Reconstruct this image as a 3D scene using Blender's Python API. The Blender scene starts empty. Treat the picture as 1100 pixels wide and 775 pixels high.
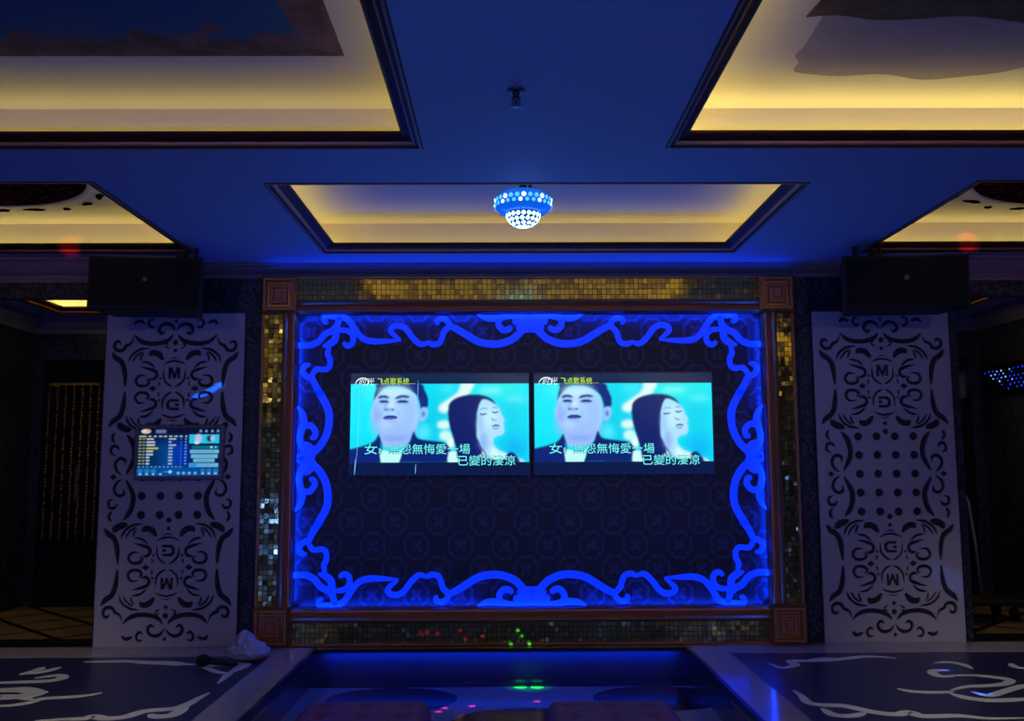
import bpy, bmesh, math, random
import numpy as np
from mathutils import Vector, Matrix

random.seed(11)
S = bpy.context.scene
COL = S.collection
PI = math.pi

# ------------------------------------------------------------------ camera, world, exposure
FPX, CAMZ, H = 1000.0, 1.25, 2.74          # focal length in px of the 1100 px frame, eye height, ceiling height
YAW, PITCH, ROLL = math.atan(9 / FPX), math.atan(114.5 / FPX), math.radians(-0.25)
RC = Matrix.Rotation(-YAW, 3, 'Z') @ Matrix.Rotation(PI / 2 + PITCH, 3, 'X') @ Matrix.Rotation(ROLL, 3, 'Z')
CAM = Vector((0, 0, CAMZ))
cd = bpy.data.cameras.new('camera'); cam = bpy.data.objects.new('camera', cd); COL.objects.link(cam)
cd.sensor_fit = 'HORIZONTAL'; cd.sensor_width = 36.0; cd.lens = FPX / 1100 * 36.0; cd.clip_start = 0.05
cam.matrix_world = Matrix.Translation(CAM) @ RC.to_4x4()
S.camera = cam
w = bpy.data.worlds.new('world'); S.world = w; w.use_nodes = True
w.node_tree.nodes['Background'].inputs[0].default_value = (0.0, 0.0, 0.0, 1)
S.view_settings.view_transform = 'Standard'; S.view_settings.look = 'None'
S.view_settings.exposure = 0.0; S.view_settings.gamma = 1.0; S.view_settings.use_curve_mapping = False
S.cycles.sample_clamp_indirect = 3.0; S.cycles.caustics_reflective = False

# light levels
COVE = (1.0, 0.82, 0.24)
COVE_W = {'centre': 0.60, 'fl': 0.55, 'fr': 1.45, 'sl': 0.78, 'sr': 0.74, 'al': 1.8, 'ar': 1.8}     # watts per metre of strip
BLUE = (0.0, 0.035, 1.0)


def at_y(px, py, Y):                        # the point of the plane y = Y seen at a pixel of the 1100x775 frame
    d = RC @ Vector(((px - 550) / FPX, (387.5 - py) / FPX, -1)); return CAM + d * ((Y - CAM.y) / d.y)


def at_z(px, py, Z):
    d = RC @ Vector(((px - 550) / FPX, (387.5 - py) / FPX, -1)); return CAM + d * ((Z - CAM.z) / d.z)


def aim(o, d):
    o.rotation_euler = Vector(d).to_track_quat('-Z', 'Y').to_euler()


def area(name, loc, d, sx, sy, watts, col, spread=180):
    l = bpy.data.lights.new(name, 'AREA'); l.shape = 'RECTANGLE'; l.size = sx; l.size_y = sy
    l.energy = watts; l.color = col; l.spread = math.radians(spread)
    o = bpy.data.objects.new(name, l); COL.objects.link(o); o.location = loc; aim(o, d); return o


def strip(name, p0, p1, d, wid, wpm, col, spread=180):   # an LED strip from p0 to p1 shining along d
    p0, p1, d = Vector(p0), Vector(p1), Vector(d).normalized()
    L = (p1 - p0).length
    l = bpy.data.lights.new(name, 'AREA'); l.shape = 'RECTANGLE'; l.size = L; l.size_y = wid
    l.energy = wpm * L; l.color = col; l.spread = math.radians(spread)
    o = bpy.data.objects.new(name, l); COL.objects.link(o)
    x = (p1 - p0).normalized(); z = -d; y = z.cross(x)
    o.matrix_world = Matrix.Translation((p0 + p1) / 2) @ Matrix((x, y, z)).transposed().to_4x4(); return o


def spot(name, src, dst, diam, watts, col, blend=0.5, rad=0.0):
    l = bpy.data.lights.new(name, 'SPOT'); l.energy = watts; l.color = col; l.spot_blend = blend
    src, dst = Vector(src), Vector(dst); l.shadow_soft_size = rad
    l.spot_size = 2 * math.atan(diam / 2 / (dst - src).length)
    o = bpy.data.objects.new(name, l); COL.objects.link(o); o.location = src; aim(o, dst - src); return o


LAMP = Vector((0.115, 5.2, 2.66))           # centre of the mirror-ball lamp
# blue LED strips tucked behind the inner edge of the big frame, shining across the wallpaper
FX0, FX1, FZ0, FZ1 = -1.51, 1.90, 0.262, 2.373
strip('frame_led', (FX0 + .05, 6.755, FZ1 - .006), (FX1 - .05, 6.755, FZ1 - .006), (0, .14, -1), .02, 4.6, BLUE)
strip('frame_led', (FX0 + .05, 6.755, FZ0 + .006), (FX1 - .05, 6.755, FZ0 + .006), (0, .14, 1), .02, 4.6, BLUE)
strip('frame_led', (FX0 + .006, 6.755, FZ0 + .05), (FX0 + .006, 6.755, FZ1 - .05), (1, .14, 0), .02, 4.6, BLUE)
strip('frame_led', (FX1 - .006, 6.755, FZ0 + .05), (FX1 - .006, 6.755, FZ1 - .05), (-1, .14, 0), .02, 4.6, BLUE)
# blue strip added on top of the frame to brighten the ceiling near the wall
strip('frame_top_fill', (-1.7, 6.66, 2.655), (2.1, 6.66, 2.655), (0, -.6, 1), .02, 0.65, BLUE)
# strip under the nosing of the step below the video wall
strip('step_led', (-1.25, 6.655, -.03), (1.2, 6.655, -.03), (0, .5, -1), .015, 3.0, BLUE)
# the mirror ball's own glow
pl = bpy.data.lights.new('lamp_glow', 'POINT'); pl.energy = 1.6; pl.color = (0.02, 0.14, 1.0); pl.shadow_soft_size = .1
po = bpy.data.objects.new('lamp_glow', pl); COL.objects.link(po); po.location = LAMP + Vector((0, 0, -.16))
# blue fill spots added behind the camera to tint the ceiling, no fixtures
for ux in (-3.2, -1.2, 1.2, 3.2):
    spot('rear_blue_fill', (ux, -1.2, .3), (ux * .7, 3.0, 2.74), 9, 85, (0.05, 0.13, 1.0), .8, .06)
# white fill spots added without fixtures, for the room and the marble floors
for ux in (-2.6, 0.2, 2.6):
    spot('rear_white_fill', (ux, -.9, 2.7), (ux * .9, 4.0, .6), 9, 30, (1.0, .86, .80), .9, .03)
for ux in (-3.1, 3.2):
    spot('floor_fill', (.2, 2.3, 2.72), (ux, 5.4, 0), 3.4, 230, (1.0, .92, .80), 1.0, .03)
for ux in (-3.65, 3.95):
    spot('alcove_fill', (ux, 7.8, 2.86), (ux, 7.9, 0), 5.0, 18, (1.0, .80, .50), .9, .03)  # warm fill added to brighten the alcove, no fitting there


# ------------------------------------------------------------------ materials
def lin(c):
    r = []
    for v in c:
        v = v / 255
        r.append(v / 12.92 if v <= .04045 else ((v + .055) / 1.055) ** 2.4)
    return tuple(r)


def pm(name, col, rough=.5, metal=0.0, emit=None, estr=1.0, spec=.5, noise=0.0, nscale=20.0, alpha=1.0, bump=0.0):
    m = bpy.data.materials.new(name); m.use_nodes = True
    nt = m.node_tree; b = nt.nodes['Principled BSDF']
    c = lin(col) + (1,)
    b.inputs['Base Color'].default_value = c; b.inputs['Roughness'].default_value = rough
    b.inputs['Metallic'].default_value = metal; b.inputs['Specular IOR Level'].default_value = spec
    b.inputs['Alpha'].default_value = alpha
    if emit is not None:
        b.inputs['Emission Color'].default_value = lin(emit) + (1,); b.inputs['Emission Strength'].default_value = estr
    if noise or bump:
        tc = nt.nodes.new('ShaderNodeTexCoord'); n = nt.nodes.new('ShaderNodeTexNoise')
        n.inputs['Scale'].default_value = nscale; n.inputs['Detail'].default_value = 4
        nt.links.new(tc.outputs['Object'], n.inputs['Vector'])
        if noise:
            mx = nt.nodes.new('ShaderNodeMix'); mx.data_type = 'RGBA'
            mx.inputs[6].default_value = tuple(v * (1 - noise) for v in c[:3]) + (1,)
            mx.inputs[7].default_value = tuple(min(1, v * (1 + noise)) for v in c[:3]) + (1,)
            nt.links.new(n.outputs['Fac'], mx.inputs[0]); nt.links.new(mx.outputs[2], b.inputs['Base Color'])
        if bump:
            bp = nt.nodes.new('ShaderNodeBump'); bp.inputs['Strength'].default_value = bump; bp.inputs['Distance'].default_value = .01
            nt.links.new(n.outputs['Fac'], bp.inputs['Height']); nt.links.new(bp.outputs['Normal'], b.inputs['Normal'])
    return m


def smooth3(ps):
    return [Vector(p) for p in smooth_pts([tuple(q) for q in ps], 4)]


class NG:                                   # small helper for node maths
    def __init__(s, m): s.nt = m.node_tree; s.b = s.nt.nodes['Principled BSDF']; s.tc = s.nt.nodes.new('ShaderNodeTexCoord')
    def xyz(s):
        n = s.nt.nodes.new('ShaderNodeSeparateXYZ'); s.nt.links.new(s.tc.outputs['Object'], n.inputs[0]); return n.outputs
    def m(s, op, a, b=0.0, c=0.0):
        n = s.nt.nodes.new('ShaderNodeMath'); n.operation = op
        for i, v in enumerate((a, b, c)):
            if isinstance(v, (int, float)): n.inputs[i].default_value = v
            else: s.nt.links.new(v, n.inputs[i])
        return n.outputs[0]
    def ramp(s, v, a, b):                   # smoothstep
        n = s.nt.nodes.new('ShaderNodeMapRange'); n.interpolation_type = 'SMOOTHSTEP'
        s.nt.links.new(v, n.inputs[0]); n.inputs[1].default_value = a; n.inputs[2].default_value = b; return n.outputs[0]
    def noise(s, scale, detail=3.0, dist=0.0):
        n = s.nt.nodes.new('ShaderNodeTexNoise'); n.inputs['Scale'].default_value = scale; n.inputs['Detail'].default_value = detail
        n.inputs['Distortion'].default_value = dist; s.nt.links.new(s.tc.outputs['Object'], n.inputs['Vector']); return n.outputs['Fac']
    def mix(s, f, a, b):
        n = s.nt.nodes.new('ShaderNodeMix'); n.data_type = 'RGBA'
        s.nt.links.new(f, n.inputs[0])
        for i, v in ((6, a), (7, b)):
            if isinstance(v, tuple): n.inputs[i].default_value = lin(v) + (1,)
            else: s.nt.links.new(v, n.inputs[i])
        return n.outputs[2]
    def base(s, v): s.nt.links.new(v, s.b.inputs['Base Color'])


def damask(name, dark, light, px, pz, rough=.45):       # lattice of scalloped medallions on a dark ground
    m = pm(name, dark, rough); g = NG(m); x, y, z = g.xyz()
    masks = []
    for ox, oz in ((0, 0), (.5, .5)):
        u = g.m('SUBTRACT', g.m('FRACT', g.m('ADD', g.m('DIVIDE', x, px), ox + 40)), .5)
        v = g.m('SUBTRACT', g.m('FRACT', g.m('ADD', g.m('DIVIDE', z, pz), oz + 40)), .5)
        r = g.m('SQRT', g.m('ADD', g.m('MULTIPLY', u, u), g.m('MULTIPLY', v, v)))
        an = g.m('ARCTAN2', v, u)
        rr = g.m('ADD', r, g.m('MULTIPLY', g.m('COSINE', g.m('MULTIPLY', an, 8.0)), .018))
        ring = g.m('SUBTRACT', 1.0, g.ramp(g.m('ABSOLUTE', g.m('SUBTRACT', rr, .27)), .018, .04))
        fl = g.m('ADD', r, g.m('MULTIPLY', g.m('COSINE', g.m('MULTIPLY', an, 4.0)), .045))
        core = g.m('SUBTRACT', 1.0, g.ramp(fl, .10, .13))
        masks += [ring, core]
    t = masks[0]
    for k in masks[1:]: t = g.m('MAXIMUM', t, k)
    t = g.m('MULTIPLY', t, g.ramp(g.noise(30), .2, .6))
    g.base(g.mix(t, dark, light)); return m


def swirl(name, dark, light, scale, rough=.5):          # leafy swirls
    m = pm(name, dark, rough); g = NG(m)
    n = g.noise(scale, 1.0, 2.2)
    t = g.m('SINE', g.m('MULTIPLY', n, 46.0))
    g.base(g.mix(g.ramp(t, .0, .5), dark, light)); return m


M = {}
M['ceiling'] = pm('ceiling_paint', (190, 190, 200), .65, noise=.03, nscale=3)
M['cream'] = pm('cream_paint', (226, 214, 192), .6)
M['wood'] = pm('brown_moulding', (78, 36, 24), .5, spec=.25, noise=.25, nscale=25)
M['goldline'] = pm('gilt_bead', (205, 140, 80), .4, metal=.3)
M['framewood'] = pm('bronze_lacquer', (190, 120, 84), .36, metal=.25, noise=.2, nscale=12)
M['framegold'] = pm('gilt_edge', (190, 135, 62), .3, metal=.8)
M['mosaic'] = pm('gold_mirror_tile', (204, 184, 96), .12, metal=.9)
M['mosaic2'] = pm('amber_mirror_tile', (170, 150, 82), .2, metal=.85)
M['grout'] = pm('dark_grout', (22, 18, 16), .7)
M['paper'] = damask('navy_damask_paper', (15, 17, 32), (54, 58, 88), .315, .345)
M['swirlpaper'] = swirl('black_swirl_paper', (10, 11, 18), (58, 60, 84), 5.0)
M['crown'] = pm('painted_cornice', (120, 118, 130), .55)
M['sidecrown'] = pm('mauve_cornice', (150, 118, 120), .55)
M['black'] = pm('black_plastic', (5, 5, 7), .55)
M['blackcloth'] = pm('black_grille', (6, 6, 8), .85, bump=.4, nscale=300)
M['metal'] = pm('dull_steel', (90, 92, 98), .35, metal=.9)
M['chrome'] = pm('chrome', (190, 195, 205), .2, metal=1)
M['dark'] = pm('dark_lacquer', (8, 8, 11), .25)
M['darkglass'] = pm('smoked_mirror', (6, 6, 9), .12, spec=.6)
M['acrylic'] = pm('lit_blue_acrylic', (40, 70, 210), .4, emit=(0, 52, 255), estr=.72)
M['panel'] = pm('white_carved_board', (176, 168, 186), .5, noise=.03, nscale=6)
M['backing'] = pm('black_backing', (32, 30, 44), .6)
M['bezel'] = pm('tv_bezel', (60, 66, 100), .4)
M['greybezel'] = pm('grey_bezel', (118, 112, 132), .5)
M['marble'] = pm('grey_marble', (172, 162, 156), .15, noise=.18, nscale=5)
M['navymarble'] = pm('navy_marble', (44, 48, 76), .32, noise=.3, nscale=6)
M['creaminlay'] = pm('cream_marble', (226, 220, 192), .4, noise=.1, nscale=30)
M['nosing'] = pm('black_nosing', (6, 6, 9), .3)
M['pitlight'] = pm('pale_marble', (120, 128, 150), .12, noise=.2, nscale=7)
M['pitdark'] = pm('black_marble', (22, 22, 34), .12)
M['riser'] = pm('glossy_riser', (60, 58, 66), .2)
M['leather'] = pm('maroon_leather', (124, 34, 58), .6, bump=.1, nscale=120)
M['button'] = pm('maroon_button', (44, 14, 24), .5)
M['bag'] = pm('crumpled_white_plastic', (186, 190, 208), .4, alpha=.85)


def tile_floor():
    m = pm('diamond_tile', (80, 66, 46), .3); g = NG(m); x, y, z = g.xyz()
    a = g.m('FRACT', g.m('DIVIDE', g.m('ADD', g.m('ADD', x, y), 30.0), .62))
    b = g.m('FRACT', g.m('DIVIDE', g.m('ADD', g.m('SUBTRACT', x, y), 30.0), .62))
    d = g.m('MINIMUM', g.m('ABSOLUTE', g.m('SUBTRACT', a, .5)), g.m('ABSOLUTE', g.m('SUBTRACT', b, .5)))
    g.base(g.mix(g.ramp(d, .05, .07), (24, 16, 12), (130, 108, 76))); return m


M['tile'] = tile_floor()


def mural_mat(name, sky, cloud, bx, by, r0, r1):        # painted sky edged with clouds; bx, by = mural centre, r = half extents
    m = pm(name, sky, .8); g = NG(m); x, y, z = g.xyz()
    dx = g.m('SUBTRACT', r0, g.m('ABSOLUTE', g.m('SUBTRACT', x, bx)))
    dy = g.m('SUBTRACT', r1, g.m('ABSOLUTE', g.m('SUBTRACT', y, by)))
    d = g.m('MINIMUM', dx, dy)
    d = g.m('ADD', d, g.m('MULTIPLY', g.m('SUBTRACT', g.noise(5.0, 5), .5), .5))
    edge = g.m('SUBTRACT', 1.0, g.ramp(d, .17, .20))
    cl = g.ramp(g.noise(1.6, 6, .5), .52, .68)
    sk = g.mix(cl, sky, tuple(int(v * .6 + k * .4) for v, k in zip(cloud, sky)))
    cc = g.mix(g.ramp(g.noise(9.0, 5), .35, .65), tuple(int(v * .75) for v in cloud), cloud)
    g.base(g.mix(edge, sk, cc)); return m


# ------------------------------------------------------------------ mesh helpers
class MB:
    def __init__(s): s.v, s.f, s.mi = [], [], []
    def add(s, vs, fs, mi=0):
        o = len(s.v); s.v += [tuple(v) for v in vs]
        for f in fs: s.f.append([o + i for i in f]); s.mi.append(mi)
    def box(s, x0, x1, y0, y1, z0, z1, mi=0):
        s.add([(x0, y0, z0), (x1, y0, z0), (x1, y1, z0), (x0, y1, z0), (x0, y0, z1), (x1, y0, z1), (x1, y1, z1), (x0, y1, z1)],
              [(3, 2, 1, 0), (4, 5, 6, 7), (0, 1, 5, 4), (1, 2, 6, 5), (2, 3, 7, 6), (3, 0, 4, 7)], mi)
    def rbox(s, x0, x1, y0, y1, z0, z1, r, seg=3, mi=0):
        bm = bmesh.new(); bmesh.ops.create_cube(bm, size=1)
        for v in bm.verts: v.co = Vector(((x0 + x1) / 2 + v.co.x * (x1 - x0), (y0 + y1) / 2 + v.co.y * (y1 - y0), (z0 + z1) / 2 + v.co.z * (z1 - z0)))
        bmesh.ops.bevel(bm, geom=bm.edges[:], offset=r, segments=seg, profile=.5, affect='EDGES')
        s.bm(bm, mi)
    def bm(s, bm, mi=0, mat=None):
        bm.verts.index_update()
        s.add([(mat @ v.co) if mat else v.co for v in bm.verts], [[v.index for v in f.verts] for f in bm.faces], mi); bm.free()
    def prism(s, pts, fn, h0, h1, mi=0):     # closed outline in 2-D, fn(u, v, h) -> world
        n = len(pts)
        s.add([fn(u, v, h0) for u, v in pts] + [fn(u, v, h1) for u, v in pts],
              [tuple(range(n)), tuple(range(2 * n - 1, n - 1, -1))] + [(i, i + n, (i + 1) % n + n, (i + 1) % n) for i in range(n)], mi)
    def lathe(s, c, prof, n=24, axis='Z', mi=0):   # prof: (radius, along)
        o = len(s.v); c = Vector(c); vs, fs = [], []
        for r, h in prof:
            for k in range(n):
                a = 2 * PI * k / n
                p = {'Z': (r * math.cos(a), r * math.sin(a), h), 'Y': (r * math.cos(a), h, r * math.sin(a)), 'X': (h, r * math.cos(a), r * math.sin(a))}[axis]
                vs.append(c + Vector(p))
        for i in range(len(prof) - 1):
            for k in range(n):
                fs.append((i * n + k, i * n + (k + 1) % n, (i + 1) * n + (k + 1) % n, (i + 1) * n + k))
        fs.append(tuple(range(n - 1, -1, -1))); fs.append(tuple((len(prof) - 1) * n + k for k in range(n)))
        s.add(vs, fs, mi)
    def tube(s, pts, r, n=8, mi=0):
        pts = [Vector(p) for p in pts]; vs, fs = [], []
        for i, p in enumerate(pts):
            t = (pts[min(i + 1, len(pts) - 1)] - pts[max(i - 1, 0)]).normalized()
            a = t.orthogonal().normalized() if i == 0 else (a - t * a.dot(t)).normalized()
            b = t.cross(a)
            rr = r[i] if isinstance(r, (list, tuple)) else r
            for k in range(n):
                q = 2 * PI * k / n; vs.append(p + (a * math.cos(q) + b * math.sin(q)) * rr)
        for i in range(len(pts) - 1):
            for k in range(n): fs.append((i * n + k, i * n + (k + 1) % n, (i + 1) * n + (k + 1) % n, (i + 1) * n + k))
        fs.append(tuple(range(n - 1, -1, -1))); fs.append(tuple((len(pts) - 1) * n + k for k in range(n)))
        s.add(vs, fs, mi)
    def build(s, name, mats, parent=None, smooth=False):
        me = bpy.data.meshes.new(name)
        mats = mats if isinstance(mats, (list, tuple)) else [mats]
        vs = s.v
        if parent is not None:
            inv = world_of(parent).inverted(); vs = [tuple(inv @ Vector(v)) for v in s.v]
        me.from_pydata(vs, [], s.f)
        for m in mats: me.materials.append(m)
        me.polygons.foreach_set('material_index', s.mi)
        bm = bmesh.new(); bm.from_mesh(me); bmesh.ops.recalc_face_normals(bm, faces=bm.faces[:]); bm.to_mesh(me); bm.free()
        if smooth: me.shade_smooth() if smooth is True else me.set_sharp_from_angle(angle=smooth)
        if smooth and smooth is not True:
            for p in me.polygons: p.use_smooth = True
        o = bpy.data.objects.new(name, me); COL.objects.link(o)
        if parent is not None: o.parent = parent
        return o


def world_of(o):
    m = Matrix.Translation(o.location) @ o.rotation_euler.to_matrix().to_4x4()
    return world_of(o.parent) @ m if o.parent else m


def thing(name, label, cat, loc=(0, 0, 0), rz=0.0, group=None):
    o = bpy.data.objects.new(name, None); COL.objects.link(o); o.location = loc; o.rotation_euler = (0, 0, rz)
    o.empty_display_size = .1; return tag(o, label, cat, group)


def tag(o, label, cat, group=None, kind=None):
    o['label'] = label; o['category'] = cat
    if group: o['group'] = group
    if kind: o['kind'] = kind
    return o


def struct(o): o['kind'] = 'structure'; return o


def copy_tree(o, parent=None):
    c = o.copy(); COL.objects.link(c)
    if parent is not None: c.parent = parent
    for ch in list(o.children): copy_tree(ch, c)
    return c


def smooth_pts(pts, n=7):                   # Catmull-Rom through the points
    P = [np.array(p, float) for p in pts]; P = [2 * P[0] - P[1]] + P + [2 * P[-1] - P[-2]]; out = []
    for i in range(1, len(P) - 2):
        for k in range(n):
            t = k / n; a, b, c, d = P[i - 1], P[i], P[i + 1], P[i + 2]
            out.append(.5 * (2 * b + (c - a) * t + (2 * a - 5 * b + 4 * c - d) * t * t + (3 * b - a - 3 * c + d) * t ** 3))
    out.append(P[-2]); return out


def ribbon(mb, pts, w, fn, h0, h1, mi=0, ends=(.25, .25), n=7):
    """a smooth stroke of width w along pts, tapering towards its ends; fn(u, v, h) -> world"""
    c = smooth_pts(pts, n); N = len(c); Lft, Rgt = [], []
    for i, p in enumerate(c):
        t = c[min(i + 1, N - 1)] - c[max(i - 1, 0)]; t = t / (np.linalg.norm(t) + 1e-9); nn = np.array((-t[1], t[0]))
        s = i / (N - 1)
        k = w[0] + (w[1] - w[0]) * s if isinstance(w, (list, tuple)) else w
        if s < .3: k *= ends[0] + (1 - ends[0]) * math.sin(s / .3 * PI / 2)
        if s > .7: k *= ends[1] + (1 - ends[1]) * math.sin((1 - s) / .3 * PI / 2)
        Lft.append(p + nn * k / 2); Rgt.append(p - nn * k / 2)
    vs = [fn(p[0], p[1], h) for h in (h0, h1) for p in Lft + Rgt]; fs = []
    A, B, C_, D = 0, N, 2 * N, 3 * N
    for i in range(N - 1):
        fs += [(A + i, A + i + 1, B + i + 1, B + i), (C_ + i, D + i, D + i + 1, C_ + i + 1),
               (A + i, C_ + i, C_ + i + 1, A + i + 1), (B + i, B + i + 1, D + i + 1, D + i)]
    fs += [(A, B, D, C_), (A + N - 1, C_ + N - 1, D + N - 1, B + N - 1)]
    mb.add(vs, fs, mi)


def rect_sweep(mb, x0, x1, y0, y1, z, prof, mis):
    """a closed profile (outward offset, height) swept round a rectangle with mitred corners"""
    n = len(prof); vs = []
    for o, h in prof: vs += [(x0 - o, y0 - o, z + h), (x1 + o, y0 - o, z + h), (x1 + o, y1 + o, z + h), (x0 - o, y1 + o, z + h)]
    o0 = len(mb.v); mb.v += vs
    for i in range(n):
        j = (i + 1) % n
        for k in range(4):
            l = (k + 1) % 4; mb.f.append([o0 + 4 * i + k, o0 + 4 * i + l, o0 + 4 * j + l, o0 + 4 * j + k]); mb.mi.append(mis[i])


def bar(mb, p0, p1, across, out, prof, mis):
    """an open-ended moulding from p0 to p1; prof points (along across, along out), closed"""
    p0, p1, a, b = Vector(p0), Vector(p1), Vector(across), Vector(out); n = len(prof)
    vs = [p + a * u + b * v for p in (p0, p1) for u, v in prof]
    o0 = len(mb.v); mb.v += [tuple(v) for v in vs]
    for i in range(n):
        j = (i + 1) % n; mb.f.append([o0 + i, o0 + j, o0 + n + j, o0 + n + i]); mb.mi.append(mis[i])
    mb.f.append([o0 + i for i in range(n)]); mb.mi.append(0); mb.f.append([o0 + n + i for i in range(n)]); mb.mi.append(0)


# ------------------------------------------------------------------ room shell
XL, XR, YB, YW = -4.42, 4.52, -1.6, 6.80        # side walls, rear wall, front wall
AY = 8.75                                       # rear wall of the two alcoves
AZ = 2.66                                       # alcove ceiling
ALX, ARX = -2.92, 3.35                          # inner edges of the alcove openings
LZ = 2.455                                      # underside of the lintels over them
UP = .24
TRAYS = {'fl': (-3.9, -.385, 1.2, 4.225), 'fr': (.774, 4.1, 1.2, 4.22), 'centre': (-1.25, 1.615, 4.78, 6.365),
         'sl': (-4.15, -2.15, 4.75, 6.36), 'sr': (2.51, 4.28, 4.75, 6.365)}


def holed(name, x0, x1, y0, y1, z, holes, mat):
    xs = sorted({x0, x1} | {h[0] for h in holes} | {h[1] for h in holes}); ys = sorted({y0, y1} | {h[2] for h in holes} | {h[3] for h in holes})
    mb = MB()
    for i in range(len(xs) - 1):
        for j in range(len(ys) - 1):
            cx, cy = (xs[i] + xs[i + 1]) / 2, (ys[j] + ys[j + 1]) / 2
            if any(h[0] < cx < h[1] and h[2] < cy < h[3] for h in holes): continue
            mb.box(xs[i], xs[i + 1], ys[j], ys[j + 1], z, z + .02)
    bm = bmesh.new()
    o = mb.build(name, mat); return struct(o)


holed('ceiling', XL, XR, YB, 7.0, H, list(TRAYS.values()), M['ceiling'])
LIP = [(.012, .006), (.012, -.003), (.004, -.003), (.002, -.008), (-.006, -.006), (-.010, .003), (-.018, .005), (-.024, .0), (-.033, .004), (-.037, .016),
       (-.070, .030), (-.076, .027), (-.085, .038), (-.085, .050), (-.06, .055), (.03, .055), (.03, .006)]
LIPM = [0, 0, 1, 1, 0, 0, 0, 1, 1, 0, 0, 0, 0, 0, 0, 0, 0]


def tray(key, rect, z, n):
    x0, x1, y0, y1 = rect; g = .13
    X0, X1, Y0, Y1 = x0 - g, x1 + g, y0 - g, y1 + g
    mb = MB()
    mb.box(X0, X1, Y0, Y1, z + UP, z + UP + .02)
    for b in ((X0 - .02, X0, Y0, Y1), (X1, X1 + .02, Y0, Y1), (X0, X1, Y0 - .02, Y0), (X0, X1, Y1, Y1 + .02)):
        mb.box(*b, z + .02, z + UP)
    struct(mb.build('ceiling', M['cream']))
    lp = MB(); rect_sweep(lp, x0, x1, y0, y1, z, LIP, LIPM)
    struct(lp.build('trim_%d' % n, [M['wood'], M['goldline']]))
    h, wpm = z + .04, COVE_W[key]
    c = .08
    strip('cove_led', (x0 - c, y0 - c, h), (x1 + c, y0 - c, h), (0, .35, 1), .03, wpm, COVE)
    strip('cove_led', (x0 - c, y1 + c, h), (x1 + c, y1 + c, h), (0, -.35, 1), .03, wpm, COVE)
    strip('cove_led', (x0 - c, y0 - c, h), (x0 - c, y1 + c, h), (.35, 0, 1), .03, wpm, COVE)
    strip('cove_led', (x1 + c, y0 - c, h), (x1 + c, y1 + c, h), (-.35, 0, 1), .03, wpm, COVE)


for i, (k, r) in enumerate(TRAYS.items()): tray(k, r, H, i + 1)

mb = MB(); mb.box(XL - .1, XL, YB, AY, -.3, 3.1); struct(mb.build('wall_left', M['swirlpaper']))
mb = MB(); mb.box(XR, XR + .1, YB, AY, -.3, 3.1); struct(mb.build('wall_right', M['swirlpaper']))
mb = MB(); mb.box(XL, XR, YB - .1, YB, -.3, 3.1); struct(mb.build('wall_rear', M['swirlpaper']))
# front wall: damask panel, papered columns, lintels over the alcoves
mb = MB(); mb.box(-1.8, 2.17, YW, YW + .1, -.3, H); struct(mb.build('wall_front', M['paper']))
mb = MB(); mb.box(ALX, -1.8, YW - .01, 7.15, 0, H); struct(mb.build('wall_column', M['swirlpaper'])).name = 'wall_front_left'
mb = MB(); mb.box(2.17, ARX, YW - .01, 7.15, 0, H); struct(mb.build('wall_front_right', M['swirlpaper']))
mb = MB(); mb.box(XL, ALX, 6.56, 6.62, LZ, H); struct(mb.build('wall_left_lintel', M['swirlpaper']))
mb = MB(); mb.box(ARX, XR, 6.56, 6.62, LZ, H); struct(mb.build('wall_right_lintel', M['swirlpaper']))


def crown(n, p0, p1, out, hgt, dep, mat):
    prof = [(0, 0), (0, dep), (-.18 * hgt, dep), (-.25 * hgt, .85 * dep), (-.4 * hgt, .75 * dep), (-.62 * hgt, .5 * dep), (-.75 * hgt, .25 * dep),
            (-.85 * hgt, .22 * dep), (-.85 * hgt, .1 * dep), (-hgt, .1 * dep), (-hgt, 0)]
    mb = MB(); bar(mb, p0, p1, (0, 0, 1), out, prof, [0] * len(prof)); return struct(mb.build('trim_%d' % n, mat))


crown(6, (ALX, YW - .01, H), (ARX, YW - .01, H), (0, -1, 0), .095, .10, M['crown'])
crown(7, (XL, 6.56, H), (ALX + .05, 6.56, H), (0, -1, 0), .17, .13, M['sidecrown'])
crown(8, (ARX - .05, 6.56, H), (XR, 6.56, H), (0, -1, 0), .17, .13, M['sidecrown'])

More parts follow.
